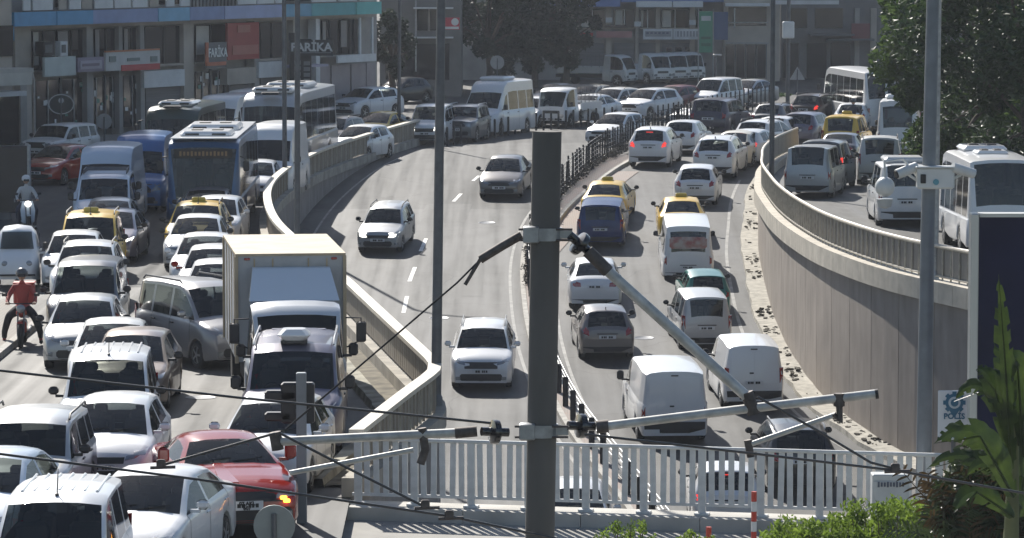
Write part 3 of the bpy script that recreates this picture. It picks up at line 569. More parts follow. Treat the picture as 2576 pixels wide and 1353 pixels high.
def make_template(kind):
    sp = SPEC[kind]; ys, rings = loft(sp); n = len(rings[0]); L, W = sp['L'], sp['W']; H2 = (n - 1) // 2
    verts = [p for r in rings for p in r]; quad = lambda i, j: (i*n+j, i*n+j+1, (i+1)*n+j+1, (i+1)*n+j)
    cw, hd, rr, dk = [nearest(ys, q) for q in sp['g']]
    owner = {}
    for i in range(cw, hd):
        for j in range(9, n - 10): owner[(i, j)] = 'windshield'
    if not sp.get('panel'):
        for i in range(rr, dk):
            for j in range(9, n - 10): owner[(i, j)] = 'rear_window'
    for k, (a, b) in enumerate(sp['win']):
        for i in range(nearest(ys, a), nearest(ys, b)):
            owner[(i, 6)] = 'side_window%d' % (2*k); owner[(i, n - 8)] = 'side_window%d' % (2*k+1)
    faces = {}
    for i in range(len(ys) - 1):
        for j in range(n - 1): faces.setdefault(owner.get((i, j), 'body'), []).append(quad(i, j))
    caps = []
    for base in (0, (len(ys)-1)*n):
        for j in range(H2 - 0):
            a, b, c, d = base+j, base+j+1, base+n-2-j, base+n-1-j
            if b == c: caps.append((a, b, d)) if j == H2 - 1 else None
            else: caps.append((a, b, c, d))
    faces['body'] += caps
    allf = [f for fl in faces.values() for f in fl]; bvh = BVHTree.FromPolygons([Vector(v) for v in verts], allf)
    T = dict(kind=kind, parts=[], L=L, W=W, H=sp['H'], g=sp['g'], bvh=bvh, sp=sp, rings=rings, ys=ys)
    def part(name, me, role, loc=(0, 0, 0), sub=None, rz=0): T['parts'].append((name, me, role, loc, sub, rz)); return len(T['parts']) - 1
    T['part'] = part
    for key, fl in faces.items():
        used = sorted({i for f in fl for i in f}); mp = {i: k for k, i in enumerate(used)}
        me = bpy.data.meshes.new(key.rstrip('0123456789')); me.from_pydata([verts[i] for i in used], [], [tuple(mp[i] for i in f) for f in fl]); me.update()
        bm = bmesh.new(); bm.from_mesh(me); bmesh.ops.remove_doubles(bm, verts=bm.verts, dist=.0008); bmesh.ops.recalc_face_normals(bm, faces=bm.faces)
        if key == 'body' or True:
            up = sum((f.normal.z if abs(f.normal.z) > .2 else f.normal.x * f.calc_center_median().x) * f.calc_area() for f in bm.faces)
            if up < 0: bmesh.ops.reverse_faces(bm, faces=bm.faces)
        bm.to_mesh(me); bm.free()
        me.polygons.foreach_set('use_smooth', np.ones(len(me.polygons), bool)); me.set_sharp_from_angle(angle=R(38))
        nm = key.rstrip('0123456789'); part(nm, me, 'paint' if nm == 'body' else ('glass' if nm == 'windshield' else 'tint'))
    # chassis
    q = MB(); q.box((0, 0, .42), (W - .34, L - .5, .36)); q.box((0, 0, .62), (W - .5, L - 1.4, .3)); part('chassis', q.mesh('chassis'), 'under')
    # wheels
    Rw = sp['Rw']; tw = .2 if Rw < .4 else .26
    ty = MB(); ty.lathe([(Rw*.62, -tw/2), (Rw*.93, -tw/2), (Rw, -tw/2+.03), (Rw, tw/2-.03), (Rw*.93, tw/2), (Rw*.62, tw/2)], axis='x', n=18); ty = ty.mesh('wheel')
    rm = MB(); rm.lathe([(Rw*.64, -.02), (Rw*.64, .015), (Rw*.55, .0), (Rw*.5, -.03), (Rw*.2, -.01), (Rw*.16, .02), (.01, .02)], axis='x', n=18)
    for k in range(5):
        a = 2*math.pi*k/5; rm.box((.004, math.cos(a)*Rw*.36, math.sin(a)*Rw*.36), (.03, Rw*.46, Rw*.14), M=Matrix.Rotation(a, 3, 'X'))
    rm = rm.mesh('rim')
    for wy in sp['wh']:
        if wy > L: continue
        for s in (-1, 1):
            i = part('wheel', ty, 'rubber', (s * (W/2 - tw/2 - .03), wy - L/2, Rw)); part('rim', rm, 'rim', (s * (tw/2 - .012), 0, 0), i, 0 if s > 0 else math.pi)
    return T
def proj(T, poly, end, off=.012, rings_=2, skirt=.03):
    """a panel with outline poly in (x, z), laid on the front (-1) or rear (+1) of the body"""
    c = (sum(p[0] for p in poly)/len(poly), sum(p[1] for p in poly)/len(poly)); n = len(poly); pts = []
    dense = []
    for i in range(n):
        a, b = poly[i], poly[(i+1) % n]; m = max(1, int(math.hypot(b[0]-a[0], b[1]-a[1]) / .16))
        for k in range(m): dense.append((a[0]+(b[0]-a[0])*k/m, a[1]+(b[1]-a[1])*k/m))
    n = len(dense)
    def hit(x, z):
        h = T['bvh'].ray_cast(Vector((x, end * (T['L']/2 + 1), z)), Vector((0, -end, 0)))
        return h[0].y if h[0] is not None else end * (T['L']/2 - .15)
    vs = []
    for k in range(rings_):
        f = 1 - k / rings_
        for (x, z) in dense: X, Z = c[0]+(x-c[0])*f, c[1]+(z-c[1])*f; vs.append((X, hit(X, Z) + end*off, Z))
    vs.append((c[0], hit(*c) + end*off, c[1])); fs = []
    for k in range(rings_ - 1):
        for i in range(n): j = (i+1) % n; fs.append((k*n+i, k*n+j, (k+1)*n+j, (k+1)*n+i))
    for i in range(n): fs.append(((rings_-1)*n+i, (rings_-1)*n+(i+1) % n, rings_*n))
    b0 = len(vs); vs += [(v[0], v[1] - end*(off+skirt), v[2]) for v in vs[:n]]
    for i in range(n): j = (i+1) % n; fs.append((i, b0+i, b0+j, j))
    q = MB(); q.add(vs, fs, True); return q.mesh('panel')
def rect(x0, x1, z0, z1, r=.03): return [(x0+r, z0), (x1-r, z0), (x1, z0+r), (x1, z1-r), (x1-r, z1), (x0+r, z1), (x0, z1-r), (x0, z0+r)]
def mir(p): return [(-x, z) for x, z in p]
FACE = dict(  # headlight outline, grille, intake, tail light outline, plate heights
 hatch=dict(hl=[(.46,.66),(.76,.72),(.80,.80),(.62,.78),(.48,.72)], gr=[(-.40,.60,),(.40,.60),(.42,.68),(-.42,.68)], ik=rect(-.52,.52,.30,.48,.05), tl=[(.56,.78),(.80,.80),(.80,1.0),(.66,1.02),(.56,.92)], pf=.52, pr=.74),
 sedan=dict(hl=[(.44,.64),(.78,.70),(.82,.78),(.60,.77),(.46,.70)], gr=[(-.42,.58),(.42,.58),(.46,.69),(-.46,.69)], ik=rect(-.6,.6,.28,.44,.05), tl=[(.46,.82),(.82,.82),(.82,.96),(.62,.98),(.48,.94)], pf=.49, pr=.82),
 suv=dict(hl=[(.50,.80),(.80,.86),(.84,.95),(.66,.93),(.52,.87)], gr=[(-.48,.70),(.48,.70),(.50,.84),(-.50,.84)], ik=rect(-.62,.62,.32,.52,.05), tl=[(.58,.88),(.84,.88),(.84,1.10),(.70,1.12),(.60,1.02)], pf=.60, pr=.88),
 boxsuv=dict(hl=[(.52,.86),(.62,.80),(.72,.80),(.80,.88),(.80,.96),(.72,1.02),(.62,1.02),(.52,.96)], gr=[(-.46,.80),(.46,.80),(.46,.98),(-.46,.98)], ik=rect(-.62,.62,.36,.54,.05), tl=[(.64,.86),(.84,.86),(.84,1.12),(.64,1.12)], pf=.62, pr=.86),
 mpv=dict(hl=[(.48,.74),(.78,.80),(.82,.98),(.66,.94),(.50,.86)], gr=[(-.42,.66),(.42,.66),(.46,.78),(-.46,.78)], ik=rect(-.58,.58,.30,.50,.05), tl=[(.72,.78),(.84,.80),(.84,1.22),(.72,1.20)], pf=.56, pr=.80),
 bus=dict(hl=[(.72,.72),(1.12,.74),(1.14,.92),(.76,.90)], gr=[(-.55,.55),(.55,.55),(.55,.66),(-.55,.66)], ik=rect(-.9,.9,.42,.5,.03), tl=[(1.0,.85),(1.16,.85),(1.16,1.3),(1.0,1.3)], pf=.5, pr=.7),
)
FACE['coupe'] = dict(hl=[(.52,.66),(.80,.68),(.82,.76),(.54,.75)], gr=[(-.82,.62),(.82,.62),(.84,.74),(-.84,.74)], ik=rect(-.75,.75,.30,.50,.05), tl=[(.46,.80),(.82,.80),(.82,.92),(.46,.92)], pf=.545, pr=.6)
FACE['wagon'] = dict(FACE['hatch'], tl=[(.60,.72),(.76,.72),(.76,.96),(.62,.96)], hl=[(.42,.64),(.74,.64),(.77,.76),(.44,.76)]); FACE['cargo'] = FACE['mpv']
for k_ in ('midvan', 'midpanel'): FACE[k_] = dict(hl=[(.52,.80),(.80,.82),(.84,1.0),(.58,.98)], gr=[(-.48,.74),(.48,.74),(.50,.92),(-.50,.92)], ik=rect(-.62,.62,.32,.54,.05), tl=[(.80,.72),(.90,.72),(.90,1.05),(.80,1.05)], pf=.62, pr=.80)
FACE['minibus'] = dict(hl=[(.56,.80),(.84,.84),(.90,1.06),(.66,1.0)], gr=[(-.50,.76),(.50,.76),(.54,.98),(-.54,.98)], ik=rect(-.66,.66,.34,.56,.05), tl=[(.82,.78),(.92,.78),(.92,1.2),(.82,1.2)], pf=.64, pr=.66)
for k_ in ('midibus', 'coach'): FACE[k_] = dict(FACE['bus'], hl=[(.62,.66),(1.0,.68),(1.04,.84),(.68,.84)], tl=[(.9,.85),(1.04,.85),(1.04,1.4),(.9,1.4)])
FACE['cab'] = dict(hl=[(.58,.62),(.90,.62),(.92,.76),(.60,.76)], gr=[(-.5,.84),(.5,.84),(.5,.96),(-.5,.96)], ik=rect(-.7,.7,.44,.54,.03), tl=None, pf=.50, pr=None)
def finish(T):
    k = T['kind']; F_ = FACE[k]; L, W = T['L'], T['W']; part = T['part']; sp = T['sp']
    cx_ = sum(p[0] for p in F_['hl'])/len(F_['hl']); cz_ = sum(p[1] for p in F_['hl'])/len(F_['hl']); big_ = [(cx_+(x-cx_)*1.12-.02, cz_+(z-cz_)*1.3) for x, z in F_['hl']]
    for p in (big_, mir(big_)): part('headlight', proj(T, p, -1, .014), 'lamp')
    gz_ = sum(p[1] for p in F_['gr'])/4; part('grille', proj(T, [(x, gz_+(z-gz_)*1.35) for x, z in F_['gr']], -1, .012), 'grille'); part('air_intake', proj(T, F_['ik'], -1, .008), 'plastic')
    if W < 2.2:
        for s in (-1, 1):
            p = [(s*(.60), .34), (s*.74, .34), (s*.74, .44), (s*.60, .44)]; part('fog_lamp', proj(T, p, -1, .016), 'fog')
    lz_ = .42 if k in ('suv', 'boxsuv') else .29; lip = [(-W*.44, .205), (W*.44, .205), (W*.45, lz_), (-W*.45, lz_)] if W < 2.2 else None
    dz2_ = {'midpanel': .64, 'midvan': .5, 'cargo': .56, 'suv': .50, 'hatch': .44, 'mpv': .48, 'boxsuv': .52}.get(k, .40)  # height of the dark rear panel: black bumper plus the shadow below it
    if lip: part('front_lip', proj(T, lip, -1, .01), 'plastic'); part('rear_bumper_shade', proj(T, [(-W*.42, .24), (W*.42, .24), (W*.435, dz2_), (-W*.435, dz2_)], 1, .012), 'plastic')
    for end, z in ((-1, F_['pf']), (1, F_['pr'])):
        if z is None: continue
        i = part('number_plate', proj(T, rect(-.26, .26, z-.055, z+.055, .01), end, .03, skirt=.02), 'plate')
        q = MB(); y = end * L/2
        for (x0, x1) in ((-.16, -.10), (-.09, -.03), (.03, .07), (.08, .12), (.14, .19)):
            h = T['bvh'].ray_cast(Vector((0, end*(L/2+1), z)), Vector((0, -end, 0))); yy = (h[0].y if h[0] is not None else end*L/2) + end*.036
            q.box(((x0+x1)/2, yy, z), (x1-x0, .006, .065))
        part('plate_marks', q.mesh('plate_marks'), 'ink', (0, 0, 0), i)
    if F_['tl']:
        for p in (F_['tl'], mir(F_['tl'])): part('tail_light', proj(T, p, 1, .014), 'tail')
    # mirrors
    big = W > 1.88; cw = sp['g'][0]; bz = sp['belt'][0]
    for s in (-1, 1):
        q = MB()
        if W > 2.2:
            q.box((s*(W/2+.16), -L/2+.12, 2.15), (.2, .1, .36), bev=.04); q.tube([(s*(W/2-.05), -L/2+.3, 2.45), (s*(W/2+.1), -L/2+.1, 2.42), (s*(W/2+.16), -L/2+.1, 2.3)], .02, 6)
        else:
            hh = .26 if big else .15; q.box((s*(W/2+.115), -L/2+cw+.34, bz+.13+hh*.25), (.19, .11, hh), bev=.045); q.box((s*(W/2+.0), -L/2+cw+.33, bz+.07), (.16, .06, .05))
        part('wing_mirror', q.mesh('wing_mirror'), 'mirror')
    # door gaps and handles
    if W < 2.2:
        ys, rings = T['ys'], T['rings']; gaps = [sp['win'][0][0] + .12] + [w_[1] + .05 for w_ in sp['win'][:2]] if k != 'cab' else [.2, 1.45]
        for s in (0, 1):
            q = MB()
            for gy in gaps:
                i = nearest(ys, gy); r = rings[i]; n = len(r); idx = [2, 3, 4, 5, 6] if s == 0 else [n-3, n-4, n-5, n-6, n-7]; sg = 1 if s == 0 else -1
                vs = []; fs = []
                for j in idx: x, y, z = r[j]; vs += [(x + sg*.004, y - .007, z), (x + sg*.004, y + .007, z)]
                for j in range(len(idx)-1): fs.append((2*j, 2*j+1, 2*j+3, 2*j+2))
                q.add(vs, fs)
            part('door_gap', q.mesh('door_gap'), 'ink')
            for w_ in sp['win'][:2]:
                hy = w_[1] - .12; i = nearest(ys, hy); x = abs(rings[i][4][0]); q = MB(); q.box(((1 if s == 0 else -1)*(x+.012), hy - L/2, rings[i][4][2]-.06), (.035, .19, .035), bev=.01); part('door_handle', q.mesh('door_handle'), 'handle')
        # wiper arms
        if k != 'cab':
            zc = lerp_tab(sp['prof'])
            q = MB(); c0 = sp['g'][0]
            for x0, x1 in ((-.5, .02), (.05, .55)):
                q.tube([(x0, c0-L/2+.02, zc(c0)+.05), (x1, c0-L/2+.12, zc(c0+.10)+.055)], .009, 4)
            part('wipers', q.mesh('wipers'), 'ink')
    # seats, dashboard and steering wheel behind the glass
    fl_ = .38 if W < 1.88 else .6; top = min(T['H'] - .33, sp['belt'][0] + .40) if W < 2.2 else 1.9; y0 = sp['g'][1] + .28 - L/2 if W < 2.2 else 1.1 - L/2
    rows = [y0] + ([y0 + .85] if not sp.get('panel') else []) if W < 2.2 else [y0 + i * 1.6 for i in range(int(L / 1.7))]
    def fn():
        q = MB(); q.box((0, 0, fl_ + .12), (.50, .5, .2), bev=.05); q.box((0, .22, (fl_ + top)/2), (.48, .14, top - fl_ - .1), bev=.05); q.box((0, .24, top + .02), (.24, .1, .17), bev=.04); return q.mesh('seat')
    sm = fn()
    for y in rows:
        for s in (-1, 1): part('seat', sm, 'seat', (s * W * .215, y, 0))
    q = MB(); dz = sp['belt'][0] - .02; dy = sp['g'][0] + .22 - L/2; q.box((0, dy, dz - .1), (W * .8, .34, .2), bev=.05); part('dashboard', q.mesh('dashboard'), 'seat')
    q = MB(); n_ = 14; q.tube([(-W*.2 + .18*math.cos(2*math.pi*i/n_), dy + .27 + .05*math.sin(2*math.pi*i/n_), dz + .02 + .17*math.sin(2*math.pi*i/n_)) for i in range(n_ + 1)], .016, 5); part('steering_wheel', q.mesh('steering_wheel'), 'ink')
    if sp.get('panel') and k != 'cab':   # rear doors of panel vans
        H = T['H']; i = part('rear_door', proj(T, rect(-W*.36, -.008, .78, H-.16, .04), 1, .012), 'paint'); part('rear_door', proj(T, rect(.008, W*.36, .78, H-.16, .04), 1, .012), 'paint')
        part('door_latch', proj(T, rect(.02, .14, 1.05, 1.09, .01), 1, .03), 'plastic'); part('brake_lamp', proj(T, rect(-.1, .1, H-.12, H-.09, .01), 1, .02), 'plastic')
    elif W < 2.2 and k not in ('sedan', 'coupe', 'cab'):
        part('tailgate_trim', proj(T, rect(-.32, .32, F_['pr']+.085, F_['pr']+.115, .01), 1, .02), 'plastic')
    if k in ('hatch', 'suv', 'wagon', 'mpv', 'midvan', 'boxsuv'):
        q = MB(); y = sp['g'][2] - L/2; z = lerp_tab(sp['prof'])(sp['g'][2]); q.box((0, y - .12, z + .012), (W*.56, .22, .03), bev=.012); part('roof_spoiler', q.mesh('roof_spoiler'), 'paint')
    return T
TPL = {}
def template(kind):
    if kind not in TPL: TPL[kind] = finish(make_template(kind))
    return TPL[kind]
ROLE = dict(paint=WHITE, glass=GLASS, tint=GLASS2, rubber=RUBBER, rim=RIM, under=UNDER, lamp=LAMP, fog=LAMP, seat=mat('seat_fabric', (.10, .10, .105), .9), grille=PLASTIC, plastic=PLASTIC, plate=PLATE, ink=INK, tail=TAIL, mirror=PLASTIC, handle=PLASTIC)
EXTRA = {}
def extra_mesh(key, fn):
    if key not in EXTRA: EXTRA[key] = fn()
    return EXTRA[key]
VEH = []
def vehicle(kind, col, name, label, cat, ref, u, v, a, surfk, view='front', roles=None, opt=(), group=None, scale=1.0, drop=(), zs=1.0):
    """ref: 'g' = (u, v) is the ground under the middle of the end facing us, 'h' = it is the middle of the roof's front (or rear) edge"""
    T = template(kind); L = T['L']; sp = T['sp']; f = surf(surfk); s_ = -1 if view == 'front' else 1
    zt = lerp_tab(sp['prof'])
    if ref == 'g': off = (s_ * L/2 * scale, 0.0)
    else:
        yh = sp['g'][1] if view == 'front' else sp['g'][2]; off = ((yh - L/2) * scale, (zt(yh) + .03) * scale * zs)
    p = G(u, v, surfk, off[1]); az = math.atan2(p.x, p.y); at = R(a) + az
    # local -y (front) points to (-sin at, -cos at) when we see the front; when we see the rear local +y points there
    fd = Vector((-math.sin(at), -math.cos(at), 0)) * (1 if view == 'front' else -1)
    rz = math.atan2(fd.x, -fd.y)
    yl = off[0]; c = Vector((p.x, p.y, 0)) + fd * yl      # centre: local point (0,yl) sits at p
    A = c + fd * L*.3; B = c - fd * L*.3; za, zb = f(A.y), f(B.y); pit = math.atan2(za - zb, L*.6)
    o = empty(name, (c.x, c.y, (za + zb) / 2), rz); o.rotation_mode = 'XYZ'
    o.rotation_euler = (Matrix.Rotation(rz, 4, 'Z') @ Matrix.Rotation(-pit, 4, 'X')).to_euler(); o.scale = (scale, scale, scale * zs)
    tag(o, label, cat, group); rl = dict(ROLE); rl['paint'] = col
    if roles: rl.update(roles)
    made = []
    for (nm, me, role, loc, sub, prz) in T['parts']:
        if nm in drop: made.append(None); continue
        par = o if sub is None else made[sub]
        if par is None: made.append(None); continue
        q = mk(nm, me, rl[role], par, loc); q.rotation_euler = (0, 0, prz); made.append(q)
    H = T['H']; W = T['W']; cw, hd, rr, dk = sp['g']
    if 'rails' in opt:
        for s in (-1, 1):
            def fn():
                q = MB(); x = s*W/2*(sp['rw']-.04); ya, yb = hd+.25-L/2, rr-.1-L/2; q.tube([(x, ya, H-.02), (x, ya+.12, H+.06), (x, yb-.12, H+.06), (x, yb, H-.02)], .022, 6); return q.mesh('roof_rail')
            mk('roof_rail', extra_mesh((kind, 'rail', s), fn), rl.get('rails', PLASTIC), o)
    if 'ribs' in opt:
        for i in range(7):
            x = -W*.30 + i*W*.1
            def fn(x=x):
                q = MB(); q.box((x, (hd+rr)/2-L/2+.2, H+.018-abs(x)*.03), (.04, (rr-hd)*.72, .03), bev=.012); return q.mesh('roof_rib')
            mk('roof_rib', extra_mesh((kind, 'rib', i), fn), col, o)
    if 'antenna' in opt:
        def fn(): q = MB(); q.tube([(0, hd+.25-L/2, H-.04), (0, hd+.42-L/2, H+.34)], [.012, .006], 5); q.box((0, hd+.24-L/2, H), (.05, .08, .04), bev=.012); return q.mesh('antenna')
        mk('antenna', extra_mesh((kind, 'ant'), fn), PLASTIC, o)
    if 'fin' in opt:
        def fn(): q = MB(); q.prism([(-.012, rr-.3-L/2, H+.0), (-.012, rr-.12-L/2, H+.0), (-.012, rr-.13-L/2, H+.09), (-.012, rr-.17-L/2, H+.09)], (.024, 0, 0)); return q.mesh('antenna_fin')
        mk('antenna_fin', extra_mesh((kind, 'fin'), fn), rl.get('fin', PLASTIC), o)
    if 'taxi' in opt:
        def fn(): q = MB(); q.box((0, hd+.55-L/2, H+.10), (.42, .14, .13), bev=.03); q.box((0, hd+.55-L/2, H+.03), (.5, .1, .03)); return q.mesh('roof_sign')
        mk('roof_sign', extra_mesh((kind, 'taxi'), fn), mat('taxi_sign', (.45, .36, .05), .35), o)
    if 'pods' in opt:
        for (y0, y1, w_, h_) in ((1.2, 3.4, 1.7, .22), (5.0, 7.6, 1.75, .26)) if L > 9 else ((1.3, 2.9, 1.4, .2), (3.6, 4.6, 1.0, .14)):
            q = MB(); q.box((0, (y0+y1)/2-L/2, H+h_/2), (w_, y1-y0, h_), bev=.09); pd = q.build('air_conditioner', rl.get('pods', WHITE), o)
            q = MB()
            for k in (-1, 1): q.box((k*w_*.26, y0-L/2+.02, H+h_*.55), (w_*.28, .05, h_*.36), bev=.02); q.box((k*w_*.2, (y0+y1)/2-L/2, H+h_+.015), (w_*.22, .5, .035), bev=.01)
            q.build('vent', PLASTIC, pd)
        q = MB(); q.box((0, .75-L/2, H+.0), (.7, .4, .10), bev=.03); q.build('roof_hatch', PLASTIC, o)
    if 'vent' in opt:
        q = MB(); q.box((0, hd+1.5-L/2, H+.11), (1.3, 1.6, .18), bev=.07); q.build('roof_unit', rl.get('pods', WHITE), o)
    if 'rack' in opt:
        q = MB()
        for k in range(4): y = hd+.4+k*.45-L/2; q.tube([(-W*.36, y, H+.0), (-W*.36, y, H+.14), (W*.36, y, H+.14), (W*.36, y, H+.0)], .02, 6)
        for s in (-1, 1): q.tube([(s*W*.36, hd+.3-L/2, H+.14), (s*W*.36, hd+1.9-L/2, H+.14)], .02, 6)
        q.build('roof_rack', STEELD, o)
    if 'stop' in opt:
        q = MB(); zz = zt(rr + .03); q.box((0, rr+.05-L/2, zz-.01), (.3, .05, .04), bev=.01); q.build('brake_lamp', TAILON, o)
    VEH.append(o); return o
# ------------------------------------------------------------------ the traffic
def V(*a, **k): return vehicle(*a, **k)
BM = {'mirror': WHITE, 'handle': WHITE}      # body-coloured mirrors
# slow lane coming towards us on the left road, front to back
V('mpv', WHITE, 'delivery_van', 'white small van with ribbed roof and rod aerial, first in the left queue', 'van', 'h', 138, 1264, 7, 'L', opt=('ribs','antenna'), roles={'glass': GLASS})
V('boxsuv', SILVER, 'car', 'boxy silver off-roader with round headlights and black roof rails', 'car', 'h', 62, 1064, 9, 'L', opt=('rails',))
V('hatch', WHITE, 'car', 'white hatchback with swept headlights just ahead of the white rib-roofed van', 'car', 'h', 283, 1013, 7, 'L', roles=BM)
V('mpv', WHITE, 'delivery_van', 'white ribbed-roof van with black mirrors behind the white hatchback', 'van', 'h', 272, 905, 3, 'L', opt=('ribs','antenna'), roles={'tint': GLASS2})
V('hatch', BRONZE, 'car', 'dark bronze hatchback half hidden behind a white rib-roofed van', 'car', 'h', 335, 843, 6, 'L')
V('sedan', WHITE2, 'car', 'white saloon with white mirrors between the silver hatchback and the ribbed van', 'car', 'h', 284, 814, 3, 'L', roles=BM)
V('hatch', BEIGE, 'car', 'silver hatchback beside the red delivery motorcycle', 'car', 'h', 213, 755, 4, 'L', roles={'paint': SILVER})
V('mpv', GREY, 'people_carrier', 'dark grey people carrier with a pale roof in the left queue', 'car', 'h', 217, 668, 5, 'L')
V('suv', WHITE, 'car', 'white crossover with roof rails in front of the yellow taxi', 'car', 'h', 220, 618, 4, 'L', opt=('rails',))
V('hatch', WHITE, 'car', 'white hatchback tucked behind the white crossover with roof rails', 'car', 'h', 188, 590, 3, 'L', roles=BM)
V('mpv', YELLOW, 'taxi', 'yellow van-shaped taxi with roof rails in the left queue', 'taxi', 'h', 226, 546, 4, 'L', opt=('rails','antenna','taxi'))
V('sedan', PURPLE, 'car', 'violet-grey saloon with shining headlight beside the yellow van taxi', 'car', 'h', 284, 532, 7, 'L', roles={'lamp': LAMPON})
V('sedan', SILVER, 'car', 'silver saloon in front of the pale blue tall van', 'car', 'h', 276, 504, 5, 'L')
V('midvan', LBLUE, 'van', 'pale blue-white van with roof rack bars ahead of the tall van', 'van', 'h', 263, 449, 3, 'L', opt=('rack',))
V('minibus', LBLUE, 'tall_van', 'tall pale blue high-roof van with large black mirrors', 'van', 'h', 266, 412, 6, 'L', roles={'tint': LBLUE})
V('minibus', MIDBLUE, 'minibus', 'blue and white minibus hidden behind the tall pale blue van', 'minibus', 'h', 352, 380, 5, 'L')
V('sedan', LBLUE, 'car', 'pale blue-white car at the pavement side next to the rib-roofed van', 'car', 'h', -34, 1150, 14, 'L')
# lane beside the wall
V('sedan', WHITE, 'car', 'white saloon beside the red sports coupe, its flank turned to the road', 'car', 'h', 372, 1196, 15, 'L', roles=BM)
CAM = V('coupe', RED, 'sports_car', 'red sports coupe with a lit amber indicator', 'sports car', 'h', 562, 1104, -9, 'L', roles={'mirror': RED})
V('hatch', WHITE, 'car', 'white hatchback behind the red coupe and the traffic signal', 'car', 'h', 688, 1014, 9, 'L', roles=BM)
VAN3 = V('midvan', PURPLE, 'people_carrier', 'dark violet people carrier with a white dome on its roof', 'van', 'h', 738, 884, 2, 'L', opt=('rails',), roles={'glass': GLASS, 'rails': SILVER})
q = MB(); q.box((0, -.45, 2.13), (.62, .62, .22), bev=.10); dm = q.build('roof_dome', WHITE, VAN3); q = MB(); q.box((0, -.45, 2.0), (.5, .5, .05)); q.build('dome_base', PLASTIC, dm)
V('mpv', GREY, 'van', 'dark silver van turning across the lanes behind the box truck', 'van', 'g', 622, 930, -27, 'L', opt=('rails',), roles={'paint': paint('paint_dark_silver', (.23, .23, .24), .3, .35), 'mirror': SILVER})
V('hatch', WHITE, 'car', 'white hatchback showing only its roof above the turning silver van', 'car', 'h', 547, 664, 3, 'L', roles=BM)
V('hatch', WHITE, 'car', 'white hatchback with red-tinged flank in the queue before the bus', 'car', 'h', 536, 626, 4, 'L', roles={'mirror': RED})
V('sedan', WHITE, 'car', 'white saloon following the white hatchbacks in the bus lane', 'car', 'h', 516, 594, 4, 'L', roles=BM)
V('sedan', WHITE, 'car', 'white saloon with bright day lamps ahead of the roof-rail taxi', 'car', 'h', 497, 547, 5, 'L', roles={'lamp': LAMP})
V('suv', YELLOW, 'taxi', 'yellow taxi with roof rails wedged between white cars before the bus', 'taxi', 'h', 497, 516, 4, 'L', opt=('rails','antenna','taxi'))
V('hatch', WHITE, 'car', 'white hatchback beside the yellow taxi before the bus', 'car', 'h', 546, 500, 6, 'L', roles=BM)
V('sedan', MAROON, 'car', 'pinkish-grey saloon directly in front of the dark blue bus', 'car', 'h', 521, 478, 5, 'L', roles={'paint': paint('paint_rose_grey', (.30, .25, .25), .3, .3)})
BUS = V('bus', DKBLUE, 'city_bus', 'dark blue city bus with white roof units and orange display', 'bus', 'h', 512, 372, 4, 'L', opt=('pods',), roles={'paint': paint('paint_bus_blue', (.02, .085, .20)), 'pods': WHITE})
q = MB(); q.box((0, 0, 3.045), (2.2, 11.2, .03), bev=.01); q.build('roof_skin', WHITE, BUS)
q = MB(); q.box((0, -5.62, 2.55), (1.9, .04, .3)); ds = q.build('display', INK, BUS)
q = MB()
for i in range(13): q.box((-.75 + i*.125, -5.645, 2.55), (.07, .01, .13 if i % 3 else .16))
q.build('display_letters', mat('led_orange', (.14, .10, .05), .5, emit=(1, .5, .12), es=.02), ds)
V('hatch', WHITE, 'car', 'white hatchback squeezed between the city bus and the wall', 'car', 'h', 645, 408, 5, 'L', roles=BM)
V('minibus', WHITE, 'minibus', 'white high-roof van right behind the blue city bus', 'minibus', 'h', 678, 352, 8, 'L', roles={'tint': WHITE})
V('coach', SILVER, 'coach', 'silver-grey coach with white roof unit behind the white high-roof van', 'coach', 'h', 680, 268, 9, 'L', opt=('pods',), roles={'paint': paint('paint_coach', (.42, .44, .46), .3, .2), 'tint': GLASS2})
V('midibus', GREY, 'midibus', 'dark green midibus with square roof hatches beyond the city bus', 'bus', 'h', 432, 300, 10, 'L', opt=('pods',), roles={'paint': paint('paint_dark_green', (.02, .045, .04))})
V('minibus', WHITE, 'minibus', 'white minibus roof visible behind the dark green midibus', 'minibus', 'h', 548, 272, 14, 'L')
V('minibus', WHITE2, 'minibus', 'white minibus partly hidden behind the silver coach', 'minibus', 'h', 612, 258, 14, 'L')
V('suv', BROWN, 'car', 'dark estate car with white bonnet edge beyond the curved railing', 'car', 'h', 838, 297, 20, 'L', opt=('rails',))
V('hatch', WHITE, 'car', 'white car with only its roof above the curved railing', 'car', 'h', 905, 318, 22, 'L')
V('sedan', YELLOW, 'taxi', 'yellow taxi parked beyond the curved railing by the lamp post', 'taxi', 'h', 955, 284, 22, 'L')
V('suv', WHITE, 'car', 'white off-roader parked before the shop row beside motorcycles', 'car', 'g', 862, 300, 38, 'L', roles={'glass': GLASS2})
V('hatch', BLACK, 'car', 'black car parked in shade by the corner of the shop row', 'car', 'g', 955, 262, 40, 'L')
V('mpv', WHITE, 'van', 'white van standing behind the tall near lamp post', 'van', 'h', 1082, 268, 10, 'L', roles={'lamp': LAMPON})
# pavement side
V('boxsuv', WHITE2, 'car', 'white off-roader parked on the shaded pavement with its bonnet to the road', 'car', 'g', 88, 418, 30, 'L')
V('sedan', DKRED, 'car', 'dark red car nosing out behind the dark advertising panel', 'car', 'g', 88, 466, 28, 'L', roles={'paint': RED})
